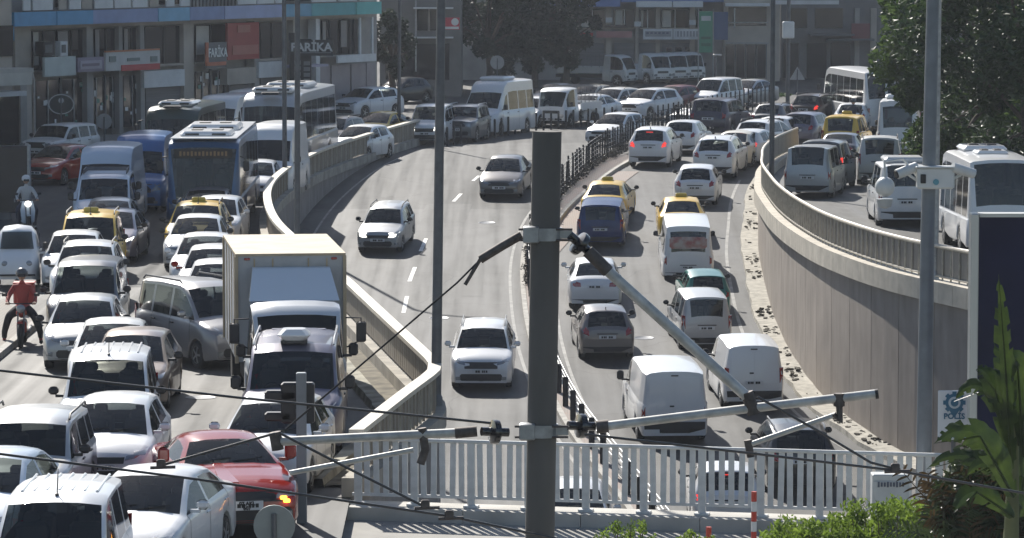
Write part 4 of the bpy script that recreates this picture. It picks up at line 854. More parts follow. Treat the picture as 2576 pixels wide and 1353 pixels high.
# through road at the top, coming round the bend
V('boxsuv', GREY, 'car', 'dark grey off-roader with pale bonnet edge beside the bollards', 'car', 'h', 1164, 268, 12, 'L', opt=('rails',), roles={'rails': SILVER})
MB1 = V('minibus', WHITE, 'minibus', 'tall white minibus with roof unit rounding the bend', 'minibus', 'h', 1224, 232, 21, 'L', opt=('vent',))
V('hatch', WHITE, 'car', 'small white car with one lit headlight beside the white pickup', 'car', 'h', 1340, 247, 22, 'L', roles={'lamp': LAMPON, 'mirror': WHITE})
V('sedan', WHITE, 'car', 'white saloon between the white pickup and the pale green estate', 'car', 'h', 1480, 240, 26, 'L', roles=BM)
V('suv', WHITE2, 'car', 'pale green-white estate with dark grille on the bend', 'car', 'h', 1538, 224, 28, 'L', opt=('rails',))
V('suv', WHITE, 'car', 'white crossover with wide dark grille on the bend', 'car', 'h', 1626, 225, 31, 'L', roles=BM)
V('hatch', DKRED, 'car', 'dark red hatchback behind the white crossover on the bend', 'car', 'h', 1692, 217, 31, 'L')
V('mpv', WHITE, 'van', 'white family van beyond the far picket fence', 'van', 'h', 1790, 200, 26, 'L')
V('sedan', SILVER, 'car', 'silver-green saloon behind the far grass strip', 'car', 'h', 1880, 202, 28, 'L')
V('sedan', GREY, 'car', 'grey car roof showing behind the white pickup', 'car', 'h', 1392, 212, 25, 'L')
V('hatch', BEIGE, 'car', 'beige car roof showing behind the pale estate', 'car', 'h', 1480, 216, 25, 'L')
# inside the underpass, towards us
V('hatch', WHITE, 'car', 'white hatchback entering the underpass behind the picket fence', 'car', 'h', 1548, 287, 24, 'flat', roles=BM)
V('sedan', BROWN, 'car', 'brown-grey saloon driving into the empty underpass lanes', 'car', 'g', 1255, 503, 7, 'low', roles={'paint': paint('paint_taupe', (.15, .14, .135), .3, .35)})
V('wagon', SILVER, 'car', 'silver estate with roof rails alone on the dashed lanes', 'car', 'g', 950, 640, 9, 'low', opt=('rails',), roles={'lamp': LAMPON})
q_ = V('suv', WHITE, 'car', 'white crossover with dark lower bumper approaching the bridge', 'car', 'g', 1210, 985, 2, 'low', opt=('rails',), roles={'rails': SILVER, 'mirror': WHITE, 'lamp': LAMP})
V('hatch', WHITE, 'car', 'white car passing under the bridge beside the concrete pole', 'car', 'h', 1446, 1228, 0, 'low', roles=BM)
# underpass, away from us
V('hatch', WHITE, 'car', 'white hatchback with lit brake lamps behind the bridge railing', 'car', 'h', 1828, 1186, -3, 'low', 'rear', roles={'tail': TAILON}, opt=('stop',))
V('suv', BLACK, 'car', 'black crossover at the foot of the brown wall behind the railing', 'car', 'h', 2012, 1084, -7, 'low', 'rear', opt=('rails',), roles={'rails': SILVER})
V('midpanel', WHITE, 'panel_van', 'large white panel van with plain double rear doors', 'van', 'g', 1697, 1120, -7, 'low', 'rear')
V('cargo', WHITE, 'panel_van', 'smaller white panel van beside the large one, near the wall kerb', 'van', 'g', 1897, 1032, -8, 'low', 'rear')
V('mpv', WHITE2, 'car', 'white-grey family van behind the green hatchback', 'van', 'g', 1778, 885, -8, 'low', 'rear', scale=.93, roles={'paint': paint('paint_warm_grey', (.50, .50, .50), .3, .2)})
V('wagon', GREEN, 'car', 'old green hatchback ahead of the grey family van', 'car', 'g', 1782, 800, -6, 'low', 'rear', scale=.93)
V('hatch', BROWN, 'car', 'taupe hatchback with red tail lamps beside the near median', 'car', 'g', 1528, 908, -5, 'low', 'rear', opt=('fin',))
V('sedan', WHITE, 'car', 'white saloon with dark lower bumper ahead of the taupe hatchback', 'car', 'g', 1497, 783, -1, 'low', 'rear', roles=BM)
MBR = V('minibus', WHITE, 'minibus', 'small white minibus with reddish picture across its rear window', 'minibus', 'g', 1731, 706, -2, 'low', 'rear', scale=.9, zs=.79, roles={'tint': GLASS2})
V('mpv', DKBLUE, 'van', 'dark blue van with wide rear window beside the concrete pole', 'van', 'g', 1510, 624, 3, 'low', 'rear', zs=.86, roles={'paint': mat('paint_navy', (.012, .032, .13), .2, spec=.35, noise=.2, scale=2)})
V('sedan', YELLOW, 'taxi', 'yellow taxi saloon in front of the white minibus', 'taxi', 'h', 1715, 505, -2, 'low', 'rear', opt=('taxi','antenna'))
V('sedan', YELLOW, 'taxi', 'yellow taxi saloon ahead of the dark blue van', 'taxi', 'h', 1524, 463, 6, 'low', 'rear', opt=('taxi',))
V('hatch', WHITE, 'car', 'old white hatchback following the white crossover with dark plate', 'car', 'g', 1748, 520, 4, 'low', 'rear')
V('suv', WHITE, 'car', 'white crossover with narrow tail lamps and chrome trim', 'car', 'g', 1793, 450, 9, 'low', 'rear', opt=('rails','fin'), roles={'rails': SILVER})
V('suv', WHITE, 'car', 'white crossover with glowing brake lamps beside the median kerb', 'car', 'g', 1630, 423, 9, 'low', 'rear', roles={'tail': TAILON}, opt=('fin','stop'))
V('hatch', WHITE, 'car', 'white hatchback right behind the big dark SUV', 'car', 'g', 1706, 390, 12, 'low', 'rear')
V('boxsuv', PURPLE, 'car', 'big dark violet SUV with bright roof leading the white hatchback', 'car', 'g', 1780, 348, 16, 'low', 'rear', scale=1.1, roles={'paint': paint('paint_night_violet', (.05, .045, .07), .3, .3)})
V('sedan', WHITE2, 'car', 'old cream-white saloon beside the curved railing', 'car', 'g', 1832, 424, 15, 'low', 'rear', roles={'paint': CREAM})
V('hatch', WHITE, 'car', 'white hatchback ahead of the old cream saloon', 'car', 'h', 1872, 331, 18, 'low', 'rear', roles={'tail': TAILON}, opt=('stop',))
V('suv', WHITE, 'car', 'white crossover with dark rear glass by the end of the curved railing', 'car', 'h', 1896, 308, 20, 'low', 'rear', opt=('rails',))
V('sedan', WHITE, 'car', 'white saloon passing behind the far picket fence', 'car', 'h', 1770, 250, 34, 'flat')
V('hatch', GREY, 'car', 'dark grey hatchback with roof rails near the far lamp post', 'car', 'h', 1935, 264, 20, 'flat', 'rear', opt=('rails',))
V('hatch', WHITE, 'car', 'white hatchback half hidden by the far lamp post', 'car', 'h', 1945, 297, 20, 'flat', 'rear')
V('suv', PURPLE, 'car', 'dark violet crossover rounding the tip of the curved railing', 'car', 'h', 2010, 288, 16, 'flat', 'rear')
# side road on the right, away from us
V('midvan', SILVER, 'van', 'silver van with wide rear window at the curved railing', 'van', 'g', 2030, 499, 7, 'R', 'rear', scale=.93)
V('mpv', GREY, 'van', 'grey van with a lit tail lamp ahead of the silver van', 'van', 'g', 2062, 478, 8, 'R', 'rear', roles={'tail': TAILON})
V('sedan', BLACK, 'car', 'dark saloon with silver roof behind the yellow taxi', 'car', 'g', 2100, 428, 9, 'R', 'rear', roles={'paint': paint('paint_slate', (.09, .09, .10), .3, .3)})
V('mpv', YELLOW, 'taxi', 'tall yellow taxi on the side road behind the motorcycle', 'taxi', 'g', 2112, 398, 9, 'R', 'rear', opt=('taxi',))
V('hatch', WHITE, 'car', 'white hatchback on the side road ahead of the motorcycle', 'car', 'h', 2142, 263, 8, 'flat', 'rear')
V('suv', WHITE, 'car', 'white crossover with lit brake lamp by the big white coach', 'car', 'h', 2126, 231, 10, 'flat', 'rear', roles={'tail': TAILON})
V('suv', BRONZE, 'car', 'dark bronze crossover with white roof and a lit brake lamp', 'car', 'h', 2030, 241, 22, 'flat', 'rear', opt=('rails',), roles={'tail': TAILON, 'paint': paint('paint_dark_bronze', (.07, .055, .05), .3, .3)})
V('boxsuv', GREY, 'car', 'dark grey off-roader facing the road by the far shops', 'car', 'h', 2122, 187, 10, 'flat')
V('sedan', GREY, 'car', 'grey car roof just behind the big white coach', 'car', 'h', 2216, 180, 5, 'flat', 'rear')
V('coach', WHITE, 'coach', 'big white coach seen from behind under the tree edge', 'coach', 'g', 2228, 335, -13, 'R', 'rear', scale=.88)
V('midibus', WHITE, 'midibus', 'white midibus with dark rear window and small roof display', 'bus', 'g', 2272, 338, 2, 'R', 'rear', scale=.86)
V('minibus', WHITE, 'minibus', 'white high-roof minibus with roof unit on the side road', 'minibus', 'g', 2257, 398, 2, 'R', 'rear', opt=('vent',), scale=.95)
V('mpv', WHITE2, 'van', 'white van with dark rear glass beside the white crew van', 'van', 'g', 2212, 466, 0, 'R', 'rear', opt=('rails',))
V('midvan', WHITE, 'van', 'white crew van with roof unit behind the camera pole', 'van', 'g', 2282, 572, -5, 'R', 'rear', opt=('vent',), roles={'tint': GLASS2})
V('midibus', WHITE, 'bus', 'white bus with big dark rear window partly behind the dark billboard', 'bus', 'g', 2528, 652, -8, 'R', 'rear', scale=.95, roles={'paint': WHITE}, opt=('pods',))
V('mpv', SILVER, 'van', 'grey-white van parked in deep shade by the far shops', 'van', 'g', 2190, 178, 60, 'flat')

# coupe details: indicator, black grille star-shaped lamps, plate writing
q = MB()
for dx, dz in ((0, 0), (.05, -.05)): q.box((.60 + dx, -2.40, .655 + dz), (.11, .03, .06), bev=.012)
q.build('indicator', AMBER, CAM)
q = MB(); q.box((0, -2.405, .545), (.53, .012, .15)); pl = q.build('plate_board', PLATE, CAM)
Mx = Matrix.Rotation(math.pi/2, 4, 'X')
text('07 AKL', .085, INK, pl, Matrix.Translation((0, -2.417, .578)) @ Mx, bold=.004); text('607', .085, INK, pl, Matrix.Translation((0, -2.417, .505)) @ Mx, bold=.004)
q = MB(); q.prism([(-.42, -2.36, .93-.02), (-.12, -2.36, .93-.02), (-.16, -.78, 1.005), (-.3, -.78, 1.005)], (0, 0, .02)); q.build('bonnet_bulge', RED, CAM)
# red picture on the small minibus
T_ = TPL['minibus']; q = proj(T_, rect(-.72, .72, 1.55, 2.12, .1), 1, .02)
m_, t_n, b_n = nodes('window_picture'); setp(b_n, (.3, .1, .08), .35, coat=.4); tcn = t_n.nodes.new('ShaderNodeTexCoord'); nzn = t_n.nodes.new('ShaderNodeTexNoise'); nzn.inputs['Scale'].default_value = 2.6; t_n.links.new(tcn.outputs['Object'], nzn.inputs['Vector'])
crn = t_n.nodes.new('ShaderNodeValToRGB'); crn.color_ramp.elements[0].position = .38; crn.color_ramp.elements[0].color = (.38, .30, .27, 1); crn.color_ramp.elements[1].position = .6; crn.color_ramp.elements[1].color = (.28, .05, .04, 1)
t_n.links.new(nzn.outputs[0], crn.inputs[0]); t_n.links.new(crn.outputs[0], b_n.inputs['Base Color'])
mk('window_picture', q, m_, MBR)

# box truck: cab by the loft, box, fairing, chassis
def truck(u, v, a):
    o = vehicle('cab', WHITE2, 'box_truck', 'white box truck with cream roof towering over the left queue', 'truck', 'g', u, v, a, 'L', roles={'paint': paint('paint_truck', (.55, .58, .62))})
    bm_ = mat('truck_box_skin', (.40, .41, .42), .5, noise=.2, scale=1.2, detail=7); frame = mat('truck_box_frame', (.44, .35, .23), .6, noise=.25, scale=2)
    q = MB(); q.box((0, 3.75, 2.0), (2.22, 5.0, 2.2)); bx = q.build('cargo_box', bm_, o)
    q = MB(); q.box((0, 3.75, 3.125), (2.28, 5.06, .05)); q.build('box_roof', frame, bx)
    for s in (-1, 1):
        for y in (1.24, 6.26):
            q = MB(); q.box((s*1.12, y, 1.99), (.07, .07, 2.22)); q.build('corner_post', frame, bx)
    for x in (-.75, -.37, .37, .75):
        q = MB(); q.box((x, 1.238, 2.0), (.03, .016, 2.1)); q.build('panel_seam', frame, bx)
    for s in (-1, 1):
        for y in (2.2, 3.2, 4.2, 5.2): q = MB(); q.box((s*1.118, y, 2.0), (.016, .03, 2.1)); q.build('panel_seam', frame, bx)
        q = MB(); q.box((s*.9, 1.23, 3.04), (.12, .03, .05), bev=.01); q.build('marker_lamp', TAIL, bx)
    q = MB(); q.prism([(-.92, .12, 2.27), (.92, .12, 2.27), (.80, 1.0, 2.86), (-.80, 1.0, 2.86)], (0, .12, .02)); q.build('wind_deflector', paint('paint_fairing', (.60, .66, .72)), o)
    q = MB(); q.box((0, 3.6, .72), (.9, 5.4, .24)); q.box((.85, 3.2, .62), (.1, 1.8, .5)); q.box((-.85, 3.2, .62), (.1, 1.8, .5)); q.build('chassis_rails', UNDER, o)
    for s in (-1, 1):
        q = MB(); q.lathe([(.25, -.14), (.38, -.14), (.40, -.1), (.40, .1), (.38, .14), (.25, .14)], axis='x', n=18); q.build('wheel', RUBBER, o, (s*.9, 5.0, .40))
        q = MB(); q.tube([(s*.98, -.7, 2.0), (s*1.28, -.8, 2.0), (s*1.28, -.8, 1.55), (s*1.0, -.7, 1.4)], .018, 6); q.box((s*1.28, -.82, 1.72), (.2, .08, .42), bev=.03); q.build('door_mirror', PLASTIC, o)
    return o
tr = truck(752, 1052, -4)
# white pickup on the bend
def pickup(u, v, a, name, label, col=WHITE, cage=False, view='L', long=3.0):
    o = vehicle('cab', col, name, label, 'pickup', 'g', u, v, a, view, scale=.88, drop=())
    q = MB(); q.box((0, 1.15+long/2, .95), (1.95, long, .08))
    q.build('bed_floor', col, o)
    for s in (-1, 1): q = MB(); q.box((s*.96, 1.15+long/2, 1.16), (.05, long, .42)); q.build('side_board', col, o)
    q = MB(); q.box((0, 1.15+long, 1.16), (1.95, .05, .42)); q.build('tailboard', col, o)
    q = MB(); q.box((0, 1.3+long/2, .68), (.8, long+.6, .25)); q.build('chassis_rails', UNDER, o)
    for s in (-1, 1): q = MB(); q.lathe([(.2, -.12), (.33, -.12), (.35, .0), (.33, .12), (.2, .12)], axis='x', n=16); q.build('wheel', RUBBER, o, (s*.82, .6+long, .35))
    if cage:
        for i in range(6):
            y = 1.2 + i*long/5.2; q = MB(); q.tube([(-.96, y, 1.3), (-.96, y, 2.3), (.96, y, 2.3), (.96, y, 1.3)], .025, 6); q.build('hoop', STEELD, o)
        for s in (-1, 1): q = MB(); q.tube([(s*.96, 1.2, 1.9), (s*.96, 1.15+long, 1.9)], .02, 6); q.build('cage_rail', STEELD, o)
    return o
pickup(1385, 321, 24, 'pickup', 'white drop-side pickup with lit headlight on the bend', cage=True)
for i, (u, lab) in enumerate(((1668, 'white cab truck parked first of three by the shop wall'), (1712, 'white cab truck parked in the middle of three by the shop wall'), (1752, 'white cab truck parked last of three beside the lone tyre'))):
    pickup(u, 212 - i*2, -38, 'parked_truck', lab, WHITE2, view='flat', long=2.6)
pickup(1590, 216, -62, 'parked_truck', 'pale stake-bed truck parked behind the bend under the red signs', WHITE2, cage=True, view='flat', long=3.6)

# ------------------------------------------------------------------ motorcycles and riders
def skin_body(name, V_, E_, Rr, m, parent, root=0, sub=2):
    me = bpy.data.meshes.new(name); me.from_pydata(V_, E_, []); o = bpy.data.objects.new(name, me); COL.objects.link(o)
    sk = o.modifiers.new('skin', 'SKIN'); sk.use_smooth_shade = True
    for i, r in enumerate(Rr):
        d = me.skin_vertices[0].data[i]; d.radius = (r, r) if not isinstance(r, tuple) else r; d.use_root = (i == root)
    ss = o.modifiers.new('sub', 'SUBSURF'); ss.levels = sub; ss.render_levels = sub
    dg = bpy.context.evaluated_depsgraph_get(); m2 = bpy.data.meshes.new_from_object(o.evaluated_get(dg)); bpy.data.objects.remove(o)
    m2.polygons.foreach_set('use_smooth', np.ones(len(m2.polygons), bool)); m2.materials.clear()
    return mk(name, m2, m, parent)
SKINM = mat('skin', (.42, .25, .17), .55); DENIM = mat('denim', (.03, .04, .07), .85, noise=.2)
def rider(loc, rz, label, top, helm, legs=DENIM, out=.42, foot=0.03, group=None, arms=SKINM):
    """seated rider facing local -y, hips at z .80"""
    o = empty('person', loc, rz); tag(o, label, 'person', group)
    hx = .12
    b = [(0,.18,.82),(0,.16,.98),(0,.10,1.18),(0,.05,1.36),(0,.03,1.46),(0,.0,1.56)]; rad = [.15,.145,(.17,.13),(.18,.12),.07,.065]
    E = [(0,1),(1,2),(2,3),(3,4),(4,5)]
    for s in (-1, 1):
        n = len(b); b += [(s*.19,.05,1.38),(s*.31,-.08,1.18),(s*.33,-.32,1.06),(s*.32,-.40,1.05)]; rad += [.075,.058,.045,.036]; E += [(3,n),(n,n+1),(n+1,n+2),(n+2,n+3)]
        n = len(b); b += [(s*.12,.12,.82),(s*.30,-.20,.72),(s*out,-.04,.34),(s*(out+.01),0,.12),(s*(out+.03),-.14,.06+foot)]; rad += [.115,.085,.06,.045,.04]; E += [(0,n),(n,n+1),(n+1,n+2),(n+2,n+3),(n+3,n+4)]
    body = skin_body('body', b, E, rad, top, o)
    # trousers: the same legs a little fuller, ending at the ankle
    for s in (-1, 1):
        skin_body('trouser_leg', [(s*.06,.16,.84),(s*.14,.10,.82),(s*.30,-.20,.72),(s*out,-.04,.34),(s*(out+.01),0,.15)], [(0,1),(1,2),(2,3),(3,4)], [.14,.13,.10,.078,.062], legs, o)
        q = MB(); q.box((s*(out+.03), -.07, .055+foot), (.1, .27, .09), bev=.04); q.build('shoe', INK, o)
        # hand: palm, four curled fingers and a thumb round the grip
        hv = [(s*.32,-.40,1.05),(s*.32,-.46,1.045)]; hr = [.034,.036]; he = [(0,1)]
        for f_ in range(4):
            x = s*(.285 + .022*f_); n = len(hv); ln = (.9,1.05,1.0,.8)[f_]; hv += [(x,-.475,1.06),(x,-.50*1.0-.012*ln,1.045),(x,-.495,1.012)]; hr += [.011,.010,.008]; he += [(1,n),(n,n+1),(n+1,n+2)]
        n = len(hv); hv += [(s*.27,-.44,1.03),(s*.265,-.475,1.01)]; hr += [.012,.010]; he += [(0,n),(n,n+1)]
        skin_body('hand', hv, he, hr, arms, o, sub=1)
    q = MB(); q.ell((0,-.01,1.67), (.095,.115,.125)); hd_ = q.build('head', SKINM, o)
    q = MB()
    for s in (-1, 1): q.ell((s*.035,-.115,1.68), (.014,.01,.009), 8, 6); q.ell((s*.095,.0,1.665), (.014,.025,.035), 8, 6)
    q.ell((0,-.125,1.65), (.014,.022,.03), 8, 6); q.ell((0,-.113,1.605), (.03,.01,.009), 8, 6); q.build('face', mat('face_detail', (.30, .16, .11), .6), hd_)
    if helm is not None:
        q = MB(); prof = [(.138, 1.66), (.146, 1.70), (.14, 1.76), (.11, 1.81), (.06, 1.84), (.004, 1.85)]; q.lathe(prof, (0, .005, 0), n=16); hl = q.build('helmet', helm, o)
        q = MB(); q.box((0, -.135, 1.67), (.18, .03, .07), bev=.015); q.build('visor', INK, hl)
    return o
def motorbike(loc, rz, label, col, scooter=False, box=None, group=None, lit=False):
    o = empty('motorcycle', loc, rz); tag(o, label, 'motorcycle', group)
    Rw = .26 if scooter else .29
    for y in (-.66, .62):
        q = MB(); q.lathe([(Rw*.68,-.05),(Rw*.9,-.06),(Rw,-.03),(Rw,.03),(Rw*.9,.06),(Rw*.68,.05)], axis='x', n=18); wv = q.build('wheel', RUBBER, o, (0, y, Rw))
        q = MB(); q.lathe([(Rw*.68,-.03),(Rw*.68,.03),(.05,.04),(.01,.04)], axis='x', n=14); q.build('rim', HUB, wv)
    q = MB()
    for s in (-1, 1): q.tube([(s*.07,-.66,Rw),(s*.07,-.48,.78),(s*.06,-.42,.98)], .022, 6)
    q.build('fork', STEELD, o)
    q = MB(); q.tube([(-.36,-.36,1.04),(-.2,-.42,1.03),(.2,-.42,1.03),(.36,-.36,1.04)], .016, 6); hb = q.build('handlebar', PLASTIC, o)
    for s in (-1, 1): q = MB(); q.tube([(s*.26,-.42,1.04),(s*.36,-.46,1.22)], .008, 5); q.box((s*.38,-.46,1.25), (.13,.03,.08), bev=.02); q.build('mirror', PLASTIC, hb)
    q = MB()
    if scooter:
        q.prism([(-.2,-.52,.32),(.2,-.52,.32),(.24,-.46,.7),(.17,-.40,1.0),(-.17,-.40,1.0),(-.24,-.46,.7)], (0,.1,.02)); q.box((0,-.1,.30), (.36,.8,.07), bev=.03); q.box((0,.45,.55), (.36,.75,.38), bev=.12)
    else:
        q.box((0,-.12,.80), (.26,.5,.24), bev=.09); q.box((0,-.08,.45), (.24,.42,.32), bev=.06); q.box((0,.62,.80), (.2,.5,.1), bev=.04)
    q.box((0,-.66,Rw*2+.04), (.13,.42,.035), bev=.012); q.build('fairing', col, o)
    q = MB(); q.ell((0,-.52,.92), (.11,.07,.10)); q.build('headlight', LAMPON if lit else LAMP, o)
    q = MB(); q.box((0,.32,.80 if scooter else .84), (.28,.72,.1), bev=.04); q.build('seat', INK, o)
    q = MB(); q.tube([(.14,.1,.3),(.16,.7,.38)], .04, 8); q.build('exhaust', STEELD, o)
    if box is not None:
        q = MB(); q.box((0,.80,1.16), (.5,.46,.5), bev=.05); bx = q.build('delivery_box', box, o); q = MB(); q.box((0,.80,1.42), (.53,.49,.04), bev=.015); q.build('box_lid', box, bx)
    q = MB(); q.box((0,.98,.62), (.2,.012,.14)); q.build('number_plate', PLATE, o)
    return o
def bike(u, v, kind_surf, ang, blabel, rlabel, col, top, helm, scooter=False, box=None, lit=False, out=.42, rear=False, legs=DENIM):
    p = G(u, v, kind_surf); az = math.atan2(p.x, p.y); at = R(ang) + az; fd = Vector((-math.sin(at), -math.cos(at), 0)) * (-1 if rear else 1); rz = math.atan2(fd.x, -fd.y)
    motorbike(p, rz, blabel, col, scooter, box, lit=lit); rider(p, rz, rlabel, top, helm, legs, out)
bike(57, 868, 'L', 4, 'red delivery motorcycle with red box beside the left queue', 'person in red jacket astride the delivery motorcycle, feet down', RED, mat('jacket_red', (.36, .05, .04), .8, noise=.2), mat('helmet_dark', (.05, .05, .055), .3, coat=.6), box=mat('box_red', (.38, .05, .035), .5), legs=mat('trousers_black', (.015, .015, .018), .9))
bike(67, 580, 'L', -6, 'pale blue scooter riding beside the shaded pavement', 'person in white shirt and white helmet riding the pale scooter', LBLUE, mat('shirt_white', (.55, .55, .55), .9), mat('helmet_white', (.65, .65, .65), .3, coat=.6), scooter=True, lit=True, out=.26)
bike(372, 528, 'L', 5, 'motorcycle with a lit headlamp threading between van and bus', 'person in pale trousers riding the motorcycle between van and bus', GREY, mat('jacket_dark', (.05, .05, .06), .85), mat('helmet_dark', (.05, .05, .055)), lit=True, out=.3, legs=mat('trousers_pale', (.40, .38, .34), .9))
bike(2146, 343, 'R', 5, 'motorcycle on the side road behind the white hatchback', 'person in dark clothes on the side road motorcycle', DKRED, mat('jacket_dark', (.05, .05, .06)), mat('helmet_dark', (.05, .05, .055)), rear=True, out=.3)
for i, (u, v) in enumerate(((812, 292), (838, 288))):
    p = G(u, v, 'L'); motorbike(p, R(-60), ('motorcycle parked at the shop kerb, the one away from the white off-roader', 'motorcycle parked at the shop kerb right beside the white off-roader')[i], GREY)
# white covered cargo trike at the left edge
p = G(45, 722, 'L'); tk = empty('cargo_tricycle', p, R(6)); tag(tk, 'small white cabin tricycle with rounded nose behind the delivery motorcycle', 'tricycle')
vs = []; fs = []; prof = [(-.95,.42,.30,.62),(-.85,.5,.28,.86),(-.6,.6,.26,1.02),(-.45,.62,.26,1.12),(-.15,.60,.26,1.58),(.1,.6,.26,1.70),(.9,.6,.26,1.68),(1.1,.58,.3,1.2)]
q = MB(); n = 9
for (y, hw_, z0, z1) in prof:
    for k in range(n):
        a = math.pi * k / (n-1); x = hw_ * math.copysign(abs(math.cos(a)) ** .5, math.cos(a)); z = z0 + (z1 - z0) * (math.sin(a) ** .45); vs.append((x, y, z))
for i in range(len(prof)-1): fs += [(i*n+k, i*n+k+1, (i+1)*n+k+1, (i+1)*n+k) for k in range(n-1)]
fs += [tuple(range(n)), tuple(range((len(prof)-1)*n, len(prof)*n))[::-1]]
q.add(vs, fs, True); q.build('cabin', WHITE, tk)
q = MB(); q.prism([(-.46,-.50,1.10),(.46,-.50,1.10),(.40,-.21,1.54),(-.40,-.21,1.54)], (0,-.03,.02)); q.build('windshield', GLASS, tk)
for s in (-1, 1):
    q = MB(); q.prism([(s*.61,-.3,1.08),(s*.61,.5,1.08),(s*.60,.5,1.5),(s*.60,-.05,1.5)], (s*.012, 0, 0)); q.build('side_window', GLASS2, tk)
    q = MB(); q.ell((s*.33,-.86,.72), (.09,.07,.09)); q.build('headlight', LAMP, tk)
    q = MB(); q.box((s*.78,-.35,1.18), (.14,.08,.2), bev=.03); q.tube([(s*.6,-.3,1.1),(s*.74,-.35,1.15)], .012, 5); q.build('mirror', PLASTIC, tk)
    q = MB(); q.lathe([(.14,-.06),(.23,-.06),(.25,0),(.23,.06),(.14,.06)], axis='x', n=14); q.build('wheel', RUBBER, tk, (s*.55, .75, .25))
q = MB(); q.lathe([(.14,-.06),(.23,-.06),(.25,0),(.23,.06),(.14,.06)], axis='x', n=14); q.build('wheel', RUBBER, tk, (0, -.72, .25))
q = MB(); q.tube([(-.5,-1.0,.42),(.5,-1.0,.42)], .03, 6); q.build('bumper_bar', PLASTIC, tk)
# ------------------------------------------------------------------ buildings
class Face:
    """a vertical facade plane; pieces are given by the pixel columns they span and their heights, and stand on the plane"""
    def __init__(s, A, B):
        s.A = Vector((A[0], A[1], 0)); s.e = (Vector((B[0], B[1], 0)) - s.A).normalized(); s.n = Vector((s.e.y, -s.e.x, 0))
    def at(s, u, out=0.0):
        r = ray(u, 100); d = Vector((r.x, 1, 0)); o = s.A + s.n * out
        return d * (o.dot(s.n) / d.dot(s.n))
    def z(s, u, v): return P(u, v, s.at(u).y).z
    def rect(s, name, m, par, u0, u1, vt, vb, out=0.0, th=.1, z0=None, z1=None):
        um = (u0 + u1) / 2; z1 = s.z(um, vt) if z1 is None else z1; z0 = s.z(um, vb) if z0 is None else z0
        a, b = s.at(u0, out), s.at(u1, out); q = MB()
        q.prism([(a.x, a.y, z0), (b.x, b.y, z0), (b.x, b.y, z1), (a.x, a.y, z1)], -s.n * th); return q.build(name, m, par)
    def M(s, u, v, out):
        p = s.at(u, out); p = Vector((p.x, p.y, P(u, v, p.y).z)); m = Matrix((s.e, (0, 0, 1), s.n)).transposed().to_4x4(); m.translation = p; return m
W_DK = mat('shop_glass', (.012, .014, .018), .08, spec=.6); W_SH = mat('shutter_grey', (.15, .15, .155), .6, .2, noise=.2, scale=2, stretch=(.2, .2, 9))
PLAST = mat('plaster_grey', (.36, .34, .315), .9, noise=.25, scale=.8, bump=.2, detail=8); PLAST2 = mat('plaster_beige', (.46, .41, .35), .9, noise=.25, scale=.7, bump=.2, detail=8)
def flat(name, c, r=.6): return mat(name, tuple(min(.8, q_ * 1.25) for q_ in c), r, noise=.12, scale=1.5)
B_BLUE = flat('band_blue', (.10, .27, .44)); B_LIL = flat('band_lilac', (.20, .25, .40)); B_SKY = flat('band_sky', (.17, .36, .50)); B_TEAL = flat('band_teal', (.10, .30, .31)); B_WHITE = flat('panel_white', (.52, .53, .53)); B_DKW = flat('wall_dark', (.13, .125, .125))
fl = Face((-22.3, 178), (-7.4, 205))
bl = empty('shop_building', fl.at(500)); tag(bl, 'long shaded building with blue balcony band over a row of shops', 'building')
def LB(*a, **k):
    o = fl.rect(*a, **k); o.parent = bl; o.matrix_parent_inverse = Matrix.Translation(-Vector(bl.location)); return o
def lb(name, m, u0, u1, vt, vb, out=0, th=.1, **k): return LB(name, m, None, u0, u1, vt, vb, out, th, **k)
lb('rear_wall', PLAST, -60, 948, 0, 0, -.7, 9, z0=0, z1=20)
lb('floor_slab', PLAST2, -60, 948, 0, 0, 0, 1.0, z0=5.30, z1=5.5)
for (u0, u1, m, o_) in ((37, 145, B_BLUE, 1.0), (145, 235, B_BLUE, 1.05), (235, 400, B_LIL, 1.0), (400, 478, B_SKY, 1.05), (479, 566, B_LIL, .9), (567, 712, flat('band_pale_lilac', (.29, .33, .48)), .95), (713, 784, flat('band_blue_teal', (.13, .28, .38)), .9), (785, 898, B_TEAL, .9), (899, 960, flat('band_teal_light', (.12, .38, .36)), 1.0)):
    lb('balcony_band', m, u0, u1, 0, 0, o_, .18, z0=5.5, z1=6.15)
for (u0, u1, m) in ((-40, 36, B_BLUE),): lb('balcony_band', m, u0, u1, 0, 0, 1.8, .18, z0=4.9, z1=5.5)
for (u0, u1, dz, m) in ((60, 78, 1.3, B_WHITE), (84, 134, .9, B_WHITE), (150, 168, 1.1, PLAST2), (176, 205, 1.0, B_WHITE), (208, 232, .9, PLAST2), (240, 285, 1.3, B_WHITE), (290, 330, 1.25, B_WHITE), (335, 372, 1.3, B_WHITE), (378, 400, 1.2, PLAST2), (420, 440, .9, B_WHITE), (455, 478, .9, B_WHITE), (600, 645, 1.1, B_WHITE), (648, 690, 1.1, B_WHITE), (694, 714, 1.0, B_WHITE), (786, 846, .9, B_WHITE), (854, 898, .9, B_WHITE), (908, 950, .9, B_WHITE)):
    lb('parapet_panel', m, u0, u1, 0, 0, .95, .08, z0=6.22, z1=6.22 + dz)
for u in range(484, 600, 9): lb('baluster', PLASTIC, u, u + 2.2, 0, 0, .85, .04, z0=6.16, z1=7.1)
for (u0, u1) in ((140, 150), (205, 209), (402, 416), (442, 452), (716, 782), (848, 853)): lb('window', W_DK, u0, u1, 0, 0, .2, .05, z0=6.3, z1=8)
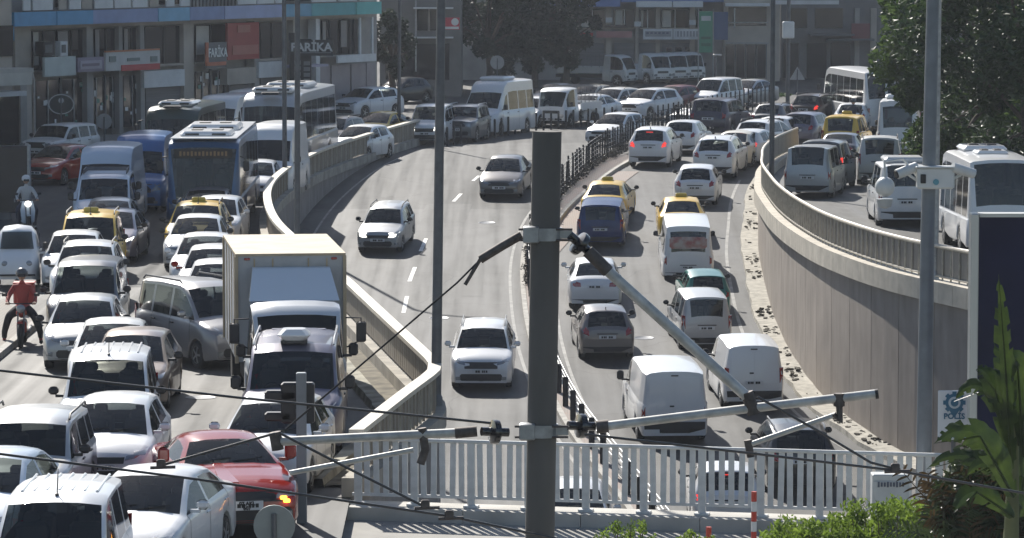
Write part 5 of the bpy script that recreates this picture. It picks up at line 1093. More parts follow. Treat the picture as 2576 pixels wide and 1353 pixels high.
for (u0, u1, m) in ((38, 78, PLAST2), (218, 234, PLAST), (299, 308, PLAST), (353, 363, PLAST), (462, 487, PLAST2), (640, 652, PLAST), (738, 756, PLAST2), (795, 805, B_WHITE)): lb('column', m, u0, u1, 0, 0, .0, .5, z0=0, z1=5.3)
for (u0, u1) in ((82, 138), (144, 216), (238, 297), (311, 352), (366, 460), (492, 570), (655, 715), (810, 850), (856, 905)):
    w_ = lb('window', W_DK, u0, u1, 0, 0, -.25, .06, z0=3.35, z1=5.2)
    lb('window_frame', PLASTIC, (u0+u1)/2 - 1.2, (u0+u1)/2 + 1.2, 0, 0, -.2, .05, z0=3.35, z1=5.2); lb('window_sill', PLAST2, u0 - 2, u1 + 2, 0, 0, -.02, .3, z0=3.24, z1=3.34)
for (u0, u1) in ((90, 150), (154, 216), (222, 262), (266, 300), (310, 355), (492, 528), (532, 565)):
    lb('shop_pane', W_DK, u0, u1, 0, 0, -.3, .06, z0=.35, z1=2.85); lb('shop_frame', STEELD, u1 + 1, u1 + 4, 0, 0, -.22, .1, z0=.1, z1=2.95)
for i, (u0, u1, zz) in enumerate(((366, 460, 2.2), (655, 716, 2.35), (575, 640, 2.1))):
    lb('roller_shutter', W_SH, u0, u1, 0, 0, -.2, .06, z0=.05, z1=zz); lb('shutter_box', B_WHITE if i < 2 else PLAST2, u0 - 4, u1 + 4, 0, 0, .15, .5, z0=zz + .03, z1=zz + .85)
for (u0, u1) in ((790, 830), (834, 880), (884, 920), (922, 944)): lb('roller_shutter', flat('shutter_pink_grey', (.27, .235, .24)), u0, u1, 0, 0, -.2, .06, z0=.05, z1=2.8)
lb('awning', flat('awning_lilac', (.34, .32, .40)), 752, 826, 0, 0, 1.2, 1.2, z0=2.85, z1=2.97)
for (u0, u1) in ((905, 912), (936, 941)): lb('balcony_post', B_WHITE, u0, u0 + 4, 0, 0, .4, .1, z0=3.3, z1=5.3)
lb('balcony_rail', B_WHITE, 850, 946, 0, 0, .6, .12, z0=2.95, z1=3.35)
for (u0, u1) in ((520, 540),): pass
g0 = random.Random(3)
CURT = flat('curtain', (.42, .40, .36)); GLINT = flat('glint_white', (.62, .62, .60))
for (u0, u1) in ((82, 138), (144, 216), (238, 297), (311, 352), (492, 570), (810, 850), (856, 905)):
    k_ = g0.uniform(.25, .6); lb('curtain', CURT if g0.random() < .6 else flat('blind', (.24, .22, .21)), u0 + 2, u0 + (u1 - u0) * k_ * .8, 0, 0, -.22, .02, z0=3.4 + g0.uniform(0, .5), z1=5.15)
for (u0, u1) in ((90, 150), (154, 216), (222, 262), (266, 300), (310, 355), (492, 528), (532, 565)):
    for _ in range(6):
        uu = g0.uniform(u0, u1 - 8); zz = g0.uniform(.5, 2.5); lb('pane_glint', GLINT if g0.random() < .6 else flat('glint_green', (.10, .22, .17)), uu, uu + g0.uniform(3, 8), 0, 0, -.27, .02, z0=zz, z1=zz + g0.uniform(.1, .3))  # small rects on the panes, painted in place of reflections in the glass
    lb('pane_bar', STEEL, (u0+u1)/2 - .8, (u0+u1)/2 + .8, 0, 0, -.24, .05, z0=.35, z1=2.85)
# shop sign boards: things of their own
def board(name, label, cat, m, u0, u1, vt, vb, out=.9, th=.14):
    um = (u0+u1)/2; p = fl.at(um, out); zc = fl.z(um, (vt+vb)/2); r_ = empty(name, (p.x, p.y, zc)); tag(r_, label, cat)
    o = fl.rect('board', m, None, u0, u1, vt, vb, out, th); o.parent = r_; o.matrix_parent_inverse = Matrix.Translation(-Vector(r_.location)); return r_
def on_board(r_, o): o.parent = r_; o.matrix_parent_inverse = Matrix.Translation(-Vector(r_.location)); return o
b1 = board('shop_sign', 'pale green-white blank shop sign beside the purple one', 'sign', flat('sign_pale_green', (.40, .44, .42)), 112, 190, 140, 188)
b2 = board('shop_sign', 'purple-grey framed shop sign between two white signs', 'sign', flat('sign_purple', (.22, .19, .24)), 195, 262, 141, 177)
on_board(b2, fl.rect('sign_face', flat('sign_mauve', (.34, .31, .36)), None, 202, 256, 149, 170, .95, .04)); on_board(b2, fl.rect('sign_marks', flat('mauve_dark', (.16, .13, .17)), None, 208, 250, 156, 163, .98, .03))
b3 = board('shop_sign', 'long white shop sign with a red lower edge', 'sign', flat('sign_white', (.42, .42, .41)), 266, 402, 126, 172, 1.0)
on_board(b3, fl.rect('red_edge', flat('sign_red', (.40, .05, .05)), None, 306, 402, 158, 173, 1.06, .05)); on_board(b3, fl.rect('top_edge', flat('sign_orange_edge', (.40, .16, .08)), None, 266, 402, 122, 126, 1.04, .1))
on_board(b3, fl.rect('sign_marks', flat('marks_grey', (.16, .19, .18)), None, 322, 352, 142, 150, 1.06, .05))
for u in (276, 380): on_board(b3, fl.rect('sign_marks', flat('marks_grey', (.16, .19, .18)), None, u, u + 16, 138, 152, 1.06, .05))
b4 = board('shop_sign', 'dark shop sign with white FARIKA letters and an orange edge', 'sign', B_DKW, 520, 570, 105, 168, .5)
on_board(b4, fl.rect('orange_edge', flat('orange', (.42, .13, .07)), None, 519, 525, 105, 160, .55, .08)); on_board(b4, fl.rect('orange_edge', flat('orange', (.42, .13, .07)), None, 520, 569, 154, 163, .55, .08))
tx = text('FARİKA', .62, flat('letter_white', (.62, .62, .60)), None, fl.M(548, 133, .56), bold=.015, xs=.80); on_board(b4, tx)
b5 = board('poster', 'large faded red poster with pale print on the shaded shop wall', 'poster', flat('poster_red', (.30, .055, .045)), 573, 652, 56, 148, .4)
on_board(b5, fl.rect('poster_print', flat('poster_pink', (.36, .13, .10)), None, 585, 650, 112, 135, .45, .03)); on_board(b5, fl.rect('poster_print', flat('poster_pink', (.36, .13, .10)), None, 598, 630, 62, 80, .45, .03))
# air conditioners on the sign ledge
for (u, v, lab) in ((124, 118, 'dark air conditioner box above the pale green shop sign'), (166, 118, 'white arched bracket box above the purple shop sign')):
    r_ = empty('air_conditioner', fl.at(u, .5)); tag(r_, lab, 'air conditioner'); on_board(r_, fl.rect('casing', PLASTIC if u < 150 else B_WHITE, None, u - 14, u + 14 if u < 150 else u + 4, v - 16, v + 20, .8, .5))
    on_board(r_, fl.rect('grille', STEELD, None, u - 10, u + 8 if u < 150 else u, v - 8, v + 12, .84, .03))
# corner building at the left edge with its canopies
nl = Face((-25, 168), (-20.6, 174)); bn = empty('corner_shop', nl.at(10)); tag(bn, 'beige corner shop with flat canopies at the pavement', 'building')
for args in (('wall', PLAST2, -80, 30, 0, 0, -1.2, 6, dict(z0=0, z1=19)), ('canopy', flat('canopy_grey', (.36, .35, .32)), -70, 84, 0, 0, 1.4, 2.2, dict(z0=3.55, z1=3.75)), ('canopy_fascia', flat('canopy_pale', (.42, .41, .37)), -70, 80, 0, 0, 1.45, .08, dict(z0=3.0, z1=3.55)), ('awning', flat('awning_white', (.46, .47, .48)), -70, 66, 0, 0, 1.2, 1.6, dict(z0=2.5, z1=2.72)), ('pillar', PLAST, 50, 66, 0, 0, -.8, .4, dict(z0=0, z1=3.5)), ('shop_opening', W_DK, -70, 48, 0, 0, -.9, .05, dict(z0=.2, z1=2.45)), ('window', W_DK, -50, 34, 0, 0, -1.1, .05, dict(z0=4.2, z1=5.6))):
    o = nl.rect(args[0], args[1], None, *args[2:8], **args[8]); o.parent = bn; o.matrix_parent_inverse = Matrix.Translation(-Vector(bn.location))
q = MB(); q.tube([nl.at(80, .9) + Vector((0, 0, 3.5)), nl.at(84, .9) + Vector((0, 0, 3.1)), nl.at(84, .9)], .06, 8); o = q.build('downpipe', STEEL); o.parent = bn; o.matrix_parent_inverse = Matrix.Translation(-Vector(bn.location))

q = MB(); q.prism([(-20.0, 143, 0), (-23.2, 167, 0), (-36, 167, 0), (-36, 143, 0)], (0, 0, 25)); o = q.build('shade_wing', PLAST2); o.parent = bn; o.matrix_parent_inverse = Matrix.Translation(-Vector(bn.location))  # unseen wing, added and sized to shade the left pavement
# FARIKA pylon sign
pd = 196.0; py = empty('pylon_sign', P(755, 300, pd) * 1.0); p0 = P(755, 300, pd); py.location = (p0.x, pd, 0); tag(py, 'tall black pylon sign reading FARIKA beside the road', 'sign')
sc_ = F / pd
def pyb(name, m, u0, u1, vt, vb, y=0, th=.25):
    a, b = P(u0, vt, pd), P(u1, vb, pd); q = MB(); q.box(((a.x+b.x)/2 - p0.x, y, (a.z+b.z)/2), (b.x-a.x, th, a.z-b.z)); return q.build(name, m, py)
B_BLK = mat('sign_black', (.018, .018, .022), .4, noise=.2)
pyb('column', B_BLK, 728, 784, 98, 330, .1); pyb('head_board', B_BLK, 729, 838, 100, 140, -.1, .3); pyb('top_fin', B_BLK, 726, 748, 82, 102, .05)
Lw = mat('sign_letter_white', (.70, .70, .68), .5)
zc = P(784, 119, pd).z; xc = P(784, 119, pd).x - p0.x
text('FARİKA', .60, Lw, py, Matrix.Translation((xc, -.26, zc)) @ Matrix.Rotation(math.pi/2, 4, 'X'), bold=.02, xs=1.02)
pyb('underline', flat('grey_mid', (.22, .22, .23)), 742, 834, 131, 133, -.26, .02)
for i in range(5):
    v_ = 152 + i * 14.5; pyb('sign_glyph', flat('glyph_pale', (.40, .40, .39)), 741, 756, v_, v_ + 10, -.04, .03); pyb('sign_glyph', flat('glyph_mid', (.20, .20, .20)), 764, 780, v_ + 2, v_ + 12, -.04, .03)

# far shop row facing us
ff2 = Face((-20, 254), (60, 254)); bf = empty('far_building', (18, 254, 0)); tag(bf, 'far shaded building with blue eaves, red signs and shuttered shops', 'building')
def fb(name, m, u0, u1, vt, vb, out=0, th=.1, **k):
    o = ff2.rect(name, m, None, u0, u1, vt, vb, out, th, **k); o.parent = bf; o.matrix_parent_inverse = Matrix.Translation(-Vector(bf.location)); return o
fb('wall', PLAST, 1050, 1820, 0, 0, -.5, 8, z0=0, z1=19)
fb('eaves_slab', flat('eaves_blue', (.14, .19, .36)), 1350, 1560, 0, 16, 1.2, 1.5, z0=4.95, z1=5.5); fb('eaves_slab', flat('eaves_blue', (.14, .19, .36)), 1562, 1855, 0, 0, 1.1, 1.4, z0=5.25, z1=5.7)
fb('fascia_panel', B_WHITE, 1600, 1690, 2, 17, 1.3, .1); fb('fascia_panel', B_WHITE, 1693, 1768, 2, 17, 1.3, .1)
for (u0, u1) in ((1430, 1455), (1524, 1538), (1598, 1606), (1650, 1660), (1735, 1748)): fb('column', PLAST2, u0, u1, 0, 0, 0, .5, z0=0, z1=5.0)
for (u0, u1) in ((1458, 1522), (1545, 1596), (1610, 1648), (1663, 1733), (1750, 1765)): fb('window', W_DK, u0, u1, 24, 70, -.2, .06); fb('window_sill', PLAST2, u0, u1, 70, 73, .0, .3)
for (u0, u1) in ((1440, 1520), (1545, 1596), (1608, 1650), (1665, 1740)): fb('roller_shutter', W_SH, u0, u1, 108, 200, -.15, .06, )
for (u0, u1) in ((1676, 1690), (1700, 1716), (1724, 1736)): fb('shop_pane', W_DK, u0, u1, 118, 150, -.1, .06)
for (u0, u1, vt, vb, m) in ((1458, 1492, 82, 97, flat('sign_red_far', (.36, .06, .05))), (1500, 1590, 78, 94, flat('sign_red_white', (.34, .16, .15)))): fb('sign_strip', m, u0, u1, vt, vb, .5, .12)
fb('window', W_DK, 1520, 1582, 62, 70, .1, .05)
for (u0, u1) in ((1618, 1692), (1694, 1776)): fb('balcony_front', B_WHITE, u0, u1, 72, 98, .9, .1); fb('balcony_inset', flat('inset_grey', (.28, .28, .29)), u0 + 5, u1 - 4, 77, 91, .94, .03)
for i in range(9): u = 1700 + i * 8; fb('balcony_pattern', B_WHITE, u, u + 3, 77, 91, .97, .03)
for i in range(6): u = 1626 + i * 10; fb('sign_marks', flat('marks_dark', (.12, .12, .16)), u, u + 6, 80, 84, .97, .03)
for (u0, u1) in ((1458, 1522), (1545, 1596), (1610, 1648), (1663, 1733)): fb('curtain', CURT, u0 + 3, u0 + (u1 - u0) * g0.uniform(.2, .45), 26, 68, -.17, .02); fb('window_bar', B_WHITE, (u0+u1)/2 - 1, (u0+u1)/2 + 1, 24, 70, -.15, .03)
for (u, v) in ((1532, 50), (1604, 60), (1742, 56)): fb('air_conditioner_unit', B_WHITE, u - 8, u + 8, v - 6, v + 6, .4, .4)
bg2 = empty('far_building', (24, 252, 0)); tag(bg2, 'far beige building with a wide dark shop window under a balcony', 'building')
ff3 = Face((-20, 252), (60, 252))
def fc(name, m, u0, u1, vt, vb, out=0, th=.1, **k):
    o = ff3.rect(name, m, None, u0, u1, vt, vb, out, th, **k); o.parent = bg2; o.matrix_parent_inverse = Matrix.Translation(-Vector(bg2.location)); return o
fc('wall', PLAST2, 1822, 1962, 0, 0, 0, 8, z0=0, z1=19); fc('balcony_window', W_DK, 1832, 1928, 18, 64, .06, .05); fc('balcony_slab', B_WHITE, 1826, 1936, 8, 15, .9, 1.0); fc('balcony_rail', STEEL, 1830, 1932, 55, 57, .8, .05); fc('balcony_post', STEEL, 1846, 1849, 20, 70, .8, .05)
for i in range(4): fc('shop_pane', W_DK, 1826 + i * 26, 1848 + i * 26, 112, 196, .06, .05); fc('shop_frame', STEELD, 1849 + i * 26, 1851 + i * 26, 110, 198, .1, .06)
fc('shop_header', PLAST, 1824, 1934, 106, 111, .2, .2); fc('eaves', flat('eaves_white', (.5, .5, .5)), 1950, 2110, 0, 10, 1.2, .3)
bh = empty('far_building', (32, 258, 0)); tag(bh, 'dark far building with canopies behind the warning triangle', 'building'); ff4 = Face((-20, 258), (60, 258))
def fd_(name, m, u0, u1, vt, vb, out=0, th=.1, **k):
    o = ff4.rect(name, m, None, u0, u1, vt, vb, out, th, **k); o.parent = bh; o.matrix_parent_inverse = Matrix.Translation(-Vector(bh.location)); return o
fd_('wall', B_DKW, 1964, 2700, 0, 0, 0, 8, z0=0, z1=19); fd_('canopy', STEELD, 2040, 2150, 84, 88, 2.0, 2.0); fd_('canopy', STEELD, 2080, 2200, 96, 101, 1.6, 1.8)
for (u0, u1) in ((1970, 2010), (2030, 2080), (2090, 2140)): fd_('shop_opening', W_DK, u0, u1, 108, 196, .1, .05)
for (u0, u1) in ((1980, 2030), (2050, 2120)): fd_('window', W_DK, u0, u1, 20, 70, .1, .05)
fd_('wall_panel', PLAST, 2150, 2162, 20, 190, .3, .3); fd_('red_sign', flat('sign_dark_red', (.16, .05, .05)), 2142, 2188, 58, 102, 1.0, .15); fd_('pillar', PLAST2, 2190, 2205, 20, 190, .3, .3)
# banners on poles
for (nm, lab, u0, u1, vt, vb, m) in (('banner', 'tall green banner with white print hanging from a thin pole', 1759, 1793, 28, 132, flat('banner_green', (.05, .22, .13))), ('banner', 'dark blue banner beside the tall green one', 1796, 1831, 30, 100, flat('banner_blue', (.05, .08, .16)))):
    dd = 246; a, b = P(u0, vt, dd), P(u1, vb, dd); r_ = empty(nm, ((a.x+b.x)/2, dd, 0)); tag(r_, lab, 'banner')
    q = MB(); q.box((0, 0, (a.z+b.z)/2), (b.x-a.x, .04, a.z-b.z), bev=.01); q.build('cloth', m, r_); q = MB(); q.tube([((a.x-b.x)/2 - .05, 0, 0), ((a.x-b.x)/2 - .05, 0, a.z + .2)], .04, 6); q.build('pole', STEEL, r_)
    if u0 < 1790:
        for (v0, v1, c) in ((40, 52, (.45, .47, .46)), (92, 98, (.03, .10, .06)), (108, 116, (.03, .12, .07))): q = MB(); q.box((0, -.03, (P(0, v0, dd).z + P(0, v1, dd).z)/2), ((b.x-a.x)*.7, .02, P(0, v0, dd).z - P(0, v1, dd).z)); q.build('print', flat('print_%d' % v0, c), r_)
# small block behind the trees with red sign
ff5 = Face((-20, 228), (60, 228)); bk = empty('far_building', (-4, 228, 0)); tag(bk, 'narrow far building with balconies at the end of the shop row', 'building')
def fe(name, m, u0, u1, vt, vb, out=0, th=.1, **k):
    o = ff5.rect(name, m, None, u0, u1, vt, vb, out, th, **k); o.parent = bk; o.matrix_parent_inverse = Matrix.Translation(-Vector(bk.location)); return o
fe('wall', flat('wall_brown_dark', (.13, .125, .12)), 955, 1160, 0, 0, 0, 8, z0=0, z1=19)
for v_ in (18, 92): fe('balcony_slab', B_WHITE, 1040, 1140, v_, v_ + 3.5, .8, .9)
for (u0, u1) in ((1050, 1075), (1082, 1110)): fe('window', W_DK, u0, u1, 24, 76, .06, .05); fe('window_frame', PLAST2, u0 - 4, u0 - 1, 22, 78, .1, .08)
fe('drain_pipe', STEEL, 1044, 1048, 0, 180, .2, .1); fe('shop_opening', W_DK, 970, 1130, 110, 200, .06, .05)
a, b = P(1118, 44, 222), P(1156, 74, 222); r_ = empty('projecting_sign', (a.x, 222, 0)); tag(r_, 'small red hanging sign with a white disc and white strip', 'sign')
q = MB(); q.box(((b.x-a.x)/2, 0, (a.z+b.z)/2), (b.x-a.x, .12, a.z-b.z)); q.build('panel', flat('sign_red2', (.40, .05, .07)), r_); q = MB(); q.lathe([(.22, -.02), (.22, .02)], ((b.x-a.x)*.7, -.08, (a.z+b.z)/2 + .1), 'y', 14); q.build('disc', B_WHITE, r_)
q = MB(); q.box(((b.x-a.x)*.5, -.08, b.z + .1), ((b.x-a.x)*.9, .03, .14)); q.build('strip', B_WHITE, r_); q = MB(); q.tube([(-.05, 0, 0), (-.05, 0, a.z + .3)], .05, 6); q.build('pole', STEELD, r_)
# pavement in front of the shop row
sheet('pavement', [[fl.at(u, -.3) + Vector((0, 0, .05)), fl.at(u, 4.2) + Vector((0, 0, .05))] for u in (-60, 100, 300, 500, 700, 900, 960)], M_PAVE)

# ------------------------------------------------------------------ trees and plants
BARK = mat('bark', (.09, .07, .055), .95, noise=.4, scale=6, bump=.6)
def tree(name, label, base, h, cz, rad, n, leaf, m, seed, lobes=26, trunk_r=.22, group=None):
    """tapered trunk, limbs to every lobe, leaf-sized faces spread through the lobes"""
    g = random.Random(seed); o = empty(name, base); tag(o, label, 'tree', group)
    cs, ss = [], []
    for i in range(lobes):
        th = g.uniform(0, 2*math.pi); ph = math.acos(g.uniform(-1, 1)); rr = g.uniform(.55, 1.0)
        cs.append((rad[0]*rr*math.sin(ph)*math.cos(th), rad[1]*rr*math.sin(ph)*math.sin(th), cz + rad[2]*rr*math.cos(ph))); s_ = g.uniform(.18, .34); ss.append((rad[0]*s_, rad[1]*s_, rad[2]*s_ * .85))
    q = MB(); q.tube([(0, 0, -.1), (g.uniform(-.1, .1), .05, cz*.3), (g.uniform(-.3, .3), 0, cz*.75), (0, 0, cz + rad[2]*.4)], [trunk_r*1.25, trunk_r, trunk_r*.75, trunk_r*.2], 9); q.build('trunk', BARK, o)
    q = MB()
    for c in cs[:14]: q.tube([(0, 0, cz*.6), (c[0]*.45, c[1]*.45, (cz*.6 + c[2])/2 + .2), c], [trunk_r*.5, trunk_r*.3, trunk_r*.1], 6)
    q.build('limbs', BARK, o)
    leafmesh('crown', cs, ss, n, leaf, m, o, seed=seed); return o
LF_TREE = leafmat('leaf_tree', (.02, .045, .013), (.10, .155, .038), .8, trans=.4)
for (u, d_, cz, rad, n, sd_, lab) in ((2492, 132, 6.0, (3.6, 4.2, 5.2), 26000, 21, 'dense green tree overhanging the side road behind the camera pole'), (2600, 118, 5.2, (3.6, 4.0, 5.0), 20000, 22, 'dark green tree behind the white bus at the edge'), (2440, 156, 8.6, (3.0, 3.4, 4.4), 17000, 23, 'sunlit green tree whose branches hang over the big white coach'), (2480, 142, 2.6, (2.6, 2.6, 2.4), 8000, 24, 'low round bushy tree at the pavement beside the white crew van')):
    p = P(u, 400, d_); tree('street_tree', lab, (p.x, d_, zright(d_)), 0, cz, rad, n, .25, LF_TREE if sd_ != 22 else LF_DK, sd_, 34)
LF_FAR = leafmat('leaf_far', (.022, .032, .02), (.05, .065, .04), .6)
for (u, d_, cz, rad, n, sd_, lab) in ((1230, 236, 4.6, (3.6, 3, 3.6), 12000, 31, 'dark tree behind the tall white minibus'), (1345, 240, 5.0, (3.8, 3, 3.9), 13000, 32, 'tall dark tree in front of the blue eaves'), (1425, 244, 3.8, (2.4, 2.4, 2.8), 7000, 33, 'small dark tree left of the red shop signs'), (1150, 240, 5.6, (2.8, 2.8, 3.6), 8000, 34, 'dark tree behind the red hanging sign'), (985, 214, 3.6, (1.3, 1.3, 1.9), 3500, 35, 'slim dark tree at the end of the shop row')):
    p = P(u, 200, d_); tree('street_tree', lab, (p.x, d_, 0), 0, cz, rad, n, .30, LF_FAR, sd_, 24, .2)
# bush in front of the bridge
LF_BUSH = leafmat('leaf_bush', (.07, .12, .012), (.22, .31, .05), 3.0, trans=.5)
def bush(name, label, pts, spread, n, leaf, m, seed):
    base = Vector(pts[0]); o = empty(name, (base.x, base.y, -.25)); tag(o, label, 'bush')
    rel = [(Vector(p) - Vector(o.location)) for p in pts]
    q = MB()
    for r_ in rel: q.tube([(r_.x*.8, r_.y*.8, 0), (r_.x*.9, r_.y*.9, r_.z*.5), r_], [.02, .015, .006], 5)
    q.build('stems', BARK, o); leafmesh('foliage', [tuple(r_) for r_ in rel], spread, n, leaf, m, o, seed=seed, up=True)
    return o
g = random.Random(5)
def cloud(u0, u1, v0, v1, d0, d1, n): return [P(g.uniform(u0, u1), g.uniform(v0, v1), g.uniform(d0, d1)) for _ in range(n)]
bush('leafy_bush', 'bright yellow-green bush below the electric cabinet', cloud(2140, 2330, 1270, 1370, 56, 58.5, 60), (.16, .2, .16), 4200, .085, LF_BUSH, 41)
bush('leafy_bush', 'low yellow-green bush in front of the railing beside the striped post', cloud(1930, 2160, 1310, 1380, 56, 58.5, 50), (.16, .2, .15), 3600, .08, LF_BUSH, 42)
bush('leafy_bush', 'sparse green weed clump at the foot of the concrete beam', cloud(1500, 1640, 1320, 1375, 58, 59.5, 14), (.10, .12, .12), 520, .07, LF_BUSH, 43)
bush('leafy_bush', 'tiny weed sprig between the concrete pole and the striped post', cloud(1700, 1800, 1345, 1375, 58, 59.5, 8), (.10, .12, .10), 300, .07, LF_BUSH, 44)
# banana plant and palm fans at the right edge
LF_BAN = leafmat('leaf_banana', (.015, .03, .008), (.055, .085, .016), 2.2, .35, .34); LF_RED = leafmat('leaf_palm_rust', (.03, .022, .010), (.09, .055, .02), 2.0, .4, .3); LF_PALM = leafmat('leaf_palm', (.012, .022, .01), (.06, .085, .03), 2.5, .35, .3)
def blade(q, A, Bc, C, wid, nrm, fold=.25, n=12, torn=0.0):
    """a leaf along the curve A, Bc, C: half blades of strips folded at the midrib, torn leaves have gaps between strips"""
    A, Bc, C = Vector(A), Vector(Bc), Vector(C); rows = []
    for i in range(n + 1):
        t = i / n; p = A*(1-t)**2 + Bc*2*t*(1-t) + C*t*t; tg = ((Bc - A)*(1-t) + (C - Bc)*t).normalized(); sd_ = tg.cross(nrm).normalized(); up = sd_.cross(tg)
        w_ = wid * (math.sin(math.pi * min(1, .06 + t*.97)) ** .6) * (1 - .25*t); rows.append((p, sd_, up, w_, tg))
    for s_ in (1, -1):
        vs = []; fs = []; drop = 0
        for i, (p, sd_, up, w_, tg) in enumerate(rows):
            if torn and random.random() < torn: drop = random.uniform(.1, .5)
            ww = w_ * random.uniform(.9, 1.0); droop = fold + drop; e_ = p + sd_*s_*ww*(1 - drop*.3) - up*droop*ww + tg*ww*.35
            m_ = p + sd_*s_*ww*.5 - up*fold*.3*ww + tg*ww*.12; vs += [p, m_, e_]
            if i:
                a_ = (i-1)*3; fs += [(a_, a_+1, a_+4, a_+3)]
                if not (torn and random.random() < torn): fs += [(a_+1, a_+2, a_+5, a_+4)]
            drop *= .5
        q.add(vs, fs, True)
bd = 50.0; B0 = P(2540, 1353, bd); ban = empty('banana_plant', (B0.x, bd, 0)); tag(ban, 'banana plant with broad backlit green leaves at the right edge', 'plant')
O_ = Vector((B0.x, bd, 0)); nv = Vector((0, -1, .35)).normalized()
for (a, b, c, wd, dd) in (((2545, 1180), (2530, 900), (2512, 690), .17, -.2), ((2560, 1150), (2480, 880), (2400, 1010), .15, .2), ((2550, 1250), (2480, 1010), (2350, 1115), .24, -.5), ((2560, 1200), (2500, 900), (2455, 930), .17, .1), ((2570, 1200), (2560, 1000), (2500, 860), .22, .4), ((2570, 1260), (2450, 1080), (2330, 1180), .16, .6), ((2560, 1300), (2620, 1050), (2600, 800), .22, .6), ((2550, 1300), (2440, 1180), (2400, 1290), .18, -.3), ((2565, 1180), (2540, 820), (2470, 1000), .15, .3), ((2575, 1150), (2560, 780), (2545, 960), .17, -.1), ((2570, 1280), (2500, 1100), (2430, 1200), .15, .2)):
    q = MB(); blade(q, P(*a, bd + dd) - O_, P(*b, bd + dd*1.5) - O_, P(*c, bd + dd*2) - O_, wd, nv, .3, 30, .22); q.tube([P(*a, bd + dd) - O_, (P(*a, bd + dd) + P(*c, bd + dd*2))*.25 + P(*b, bd + dd*1.5)*.5 - O_, P(*c, bd + dd*2) - O_], [.022, .014, .004], 6); q.build('leaf', LF_BAN, ban)
q = MB(); q.tube([(0, 0, -.3), (.02, 0, 1.6), (.05, 0, 3.2)], [.14, .11, .06], 9); q.build('stem', mat('banana_stem', (.12, .13, .05), .6, noise=.3), ban)
pb = P(2440, 1353, 52); pal = empty('palm_shrub', (pb.x, 52, 0)); tag(pal, 'dark rusty palm shrub with glossy narrow leaflets under the banana leaves', 'plant'); O_ = Vector((pb.x, 52, 0)); g = random.Random(9)
for i in range(54):
    a0 = g.uniform(-.3, math.pi + .3); rr = g.uniform(120, 270); cu = g.uniform(2350, 2560); cv_ = g.uniform(1240, 1400); e_ = P(cu + math.cos(a0)*rr*.75, cv_ - abs(math.sin(a0))*rr*.85, 52 + g.uniform(-1, 1)) - O_; s0 = P(cu, cv_ + 40, 52 + g.uniform(-.5, .5)) - O_; mid = (s0 + e_)/2 + Vector((0, 0, .22))
    q = MB()
    for k in range(9):
        t = .25 + k * .085; p = s0*(1-t)**2 + mid*2*t*(1-t) + e_*t*t; dr = (e_ - s0).normalized()
        for s_ in (-1, 1):
            sd_ = (dr.cross(Vector((0, -1, .2))).normalized()*s_ + dr*.8).normalized(); tip = p + sd_*.34*(1-t*.5) - Vector((0, 0, .06)); blade(q, p, (p+tip)/2 + Vector((0, 0, .03)), tip, .02, nv, .15, 4)
    q.tube([s0, s0*.25 + mid*.5 + e_*.25, e_], [.012, .009, .004], 5); q.build('frond', LF_RED if i % 3 == 0 else LF_PALM, pal)

pl_ = [P(g.uniform(2380, 2600), g.uniform(1170, 1400), 52 + g.uniform(-.6, 1.2)) - O_ for _ in range(60)]
leafmesh('inner_leaves', [tuple(p) for p in pl_], (.22, .3, .22), 2600, .17, LF_PALM, pal, seed=77)
# ------------------------------------------------------------------ poles, signs, tramway wires
def pole(label, ub, vb, d_, ut, r0, r1, kindz=0.0, name='lamp_post', m=STEELD, ztop=None, arm=True):
    a = P(ub, vb, d_); t = P(ut, -140, d_); o = empty(name, (a.x, d_, kindz)); tag(o, label, 'lamp post')
    top = Vector((t.x - a.x + (t.x - a.x)/(max(.1, t.z - kindz))*1.0, 0, (t.z if ztop is None else ztop) - kindz))
    q = MB(); q.tube([(0, 0, 0), top*.5, top], [r0, (r0+r1)/2, r1], 12); q.build('shaft', m, o); q = MB(); q.box((0, 0, .03), (r0*3.4, r0*3.4, .06), bev=.01); q.lathe([(r0*1.35, .05), (r0*1.3, .5), (r0*1.02, .56)], n=12); q.build('base', m, o)
    if arm:
        q = MB(); q.tube([top - Vector((0, 0, .1)), top + Vector((.5, -.2, .45)), top + Vector((1.6, -.5, .6))], [r1, r1*.8, r1*.6], 8); am = q.build('arm', m, o); q = MB(); q.box(top + Vector((1.8, -.55, .6)), (.75, .3, .12), bev=.05); q.build('lamp_head', m, am)
    return o
pole('grey lamp post standing at the corner of the beige underpass railing', 1096, 960, 75.0, 1110, .105, .085)
pole('slim lamp post at the bend of the underpass railing in front of the coach', 747, 600, 107, 748, .085, .075)
pole('slim lamp post rising behind the white high-roof van', 716, 400, 139, 714, .09, .075)
pole('far slim lamp post beside the yellow taxi beyond the railing', 1003, 300, 177, 1006, .09, .07)
pole('lamp post on the curved railing above the old cream saloon', 1941, 440, 138, 1946, .10, .08, zright(138))
pole('far lamp post carrying a white box behind the dark bronze crossover', 1981, 250, 190, 1986, .11, .09)
pole('thin pale post behind the camera pole', 2352, 700, 97.5, 2362, .085, .08, .5, m=STEEL)
a = P(1983, 75, 189.7); q = MB(); q.box((0, 0, 0), (.6, .25, .85), bev=.05); o = q.build('junction_box', B_WHITE, None, a); tag(o, 'white equipment box fixed high on the far lamp post', 'box')
a = P(1800, 260, 214); o = empty('lamp_post', (a.x, 214, 0)); tag(o, 'short dark post with small lamp in front of the white family van', 'lamp post'); q = MB(); q.tube([(0, 0, 0), (0, 0, 2.9)], .07, 8); q.build('shaft', STEELD, o); q = MB(); q.box((.1, 0, 2.95), (.5, .2, .1), bev=.03); q.build('lamp_head', STEEL, o)
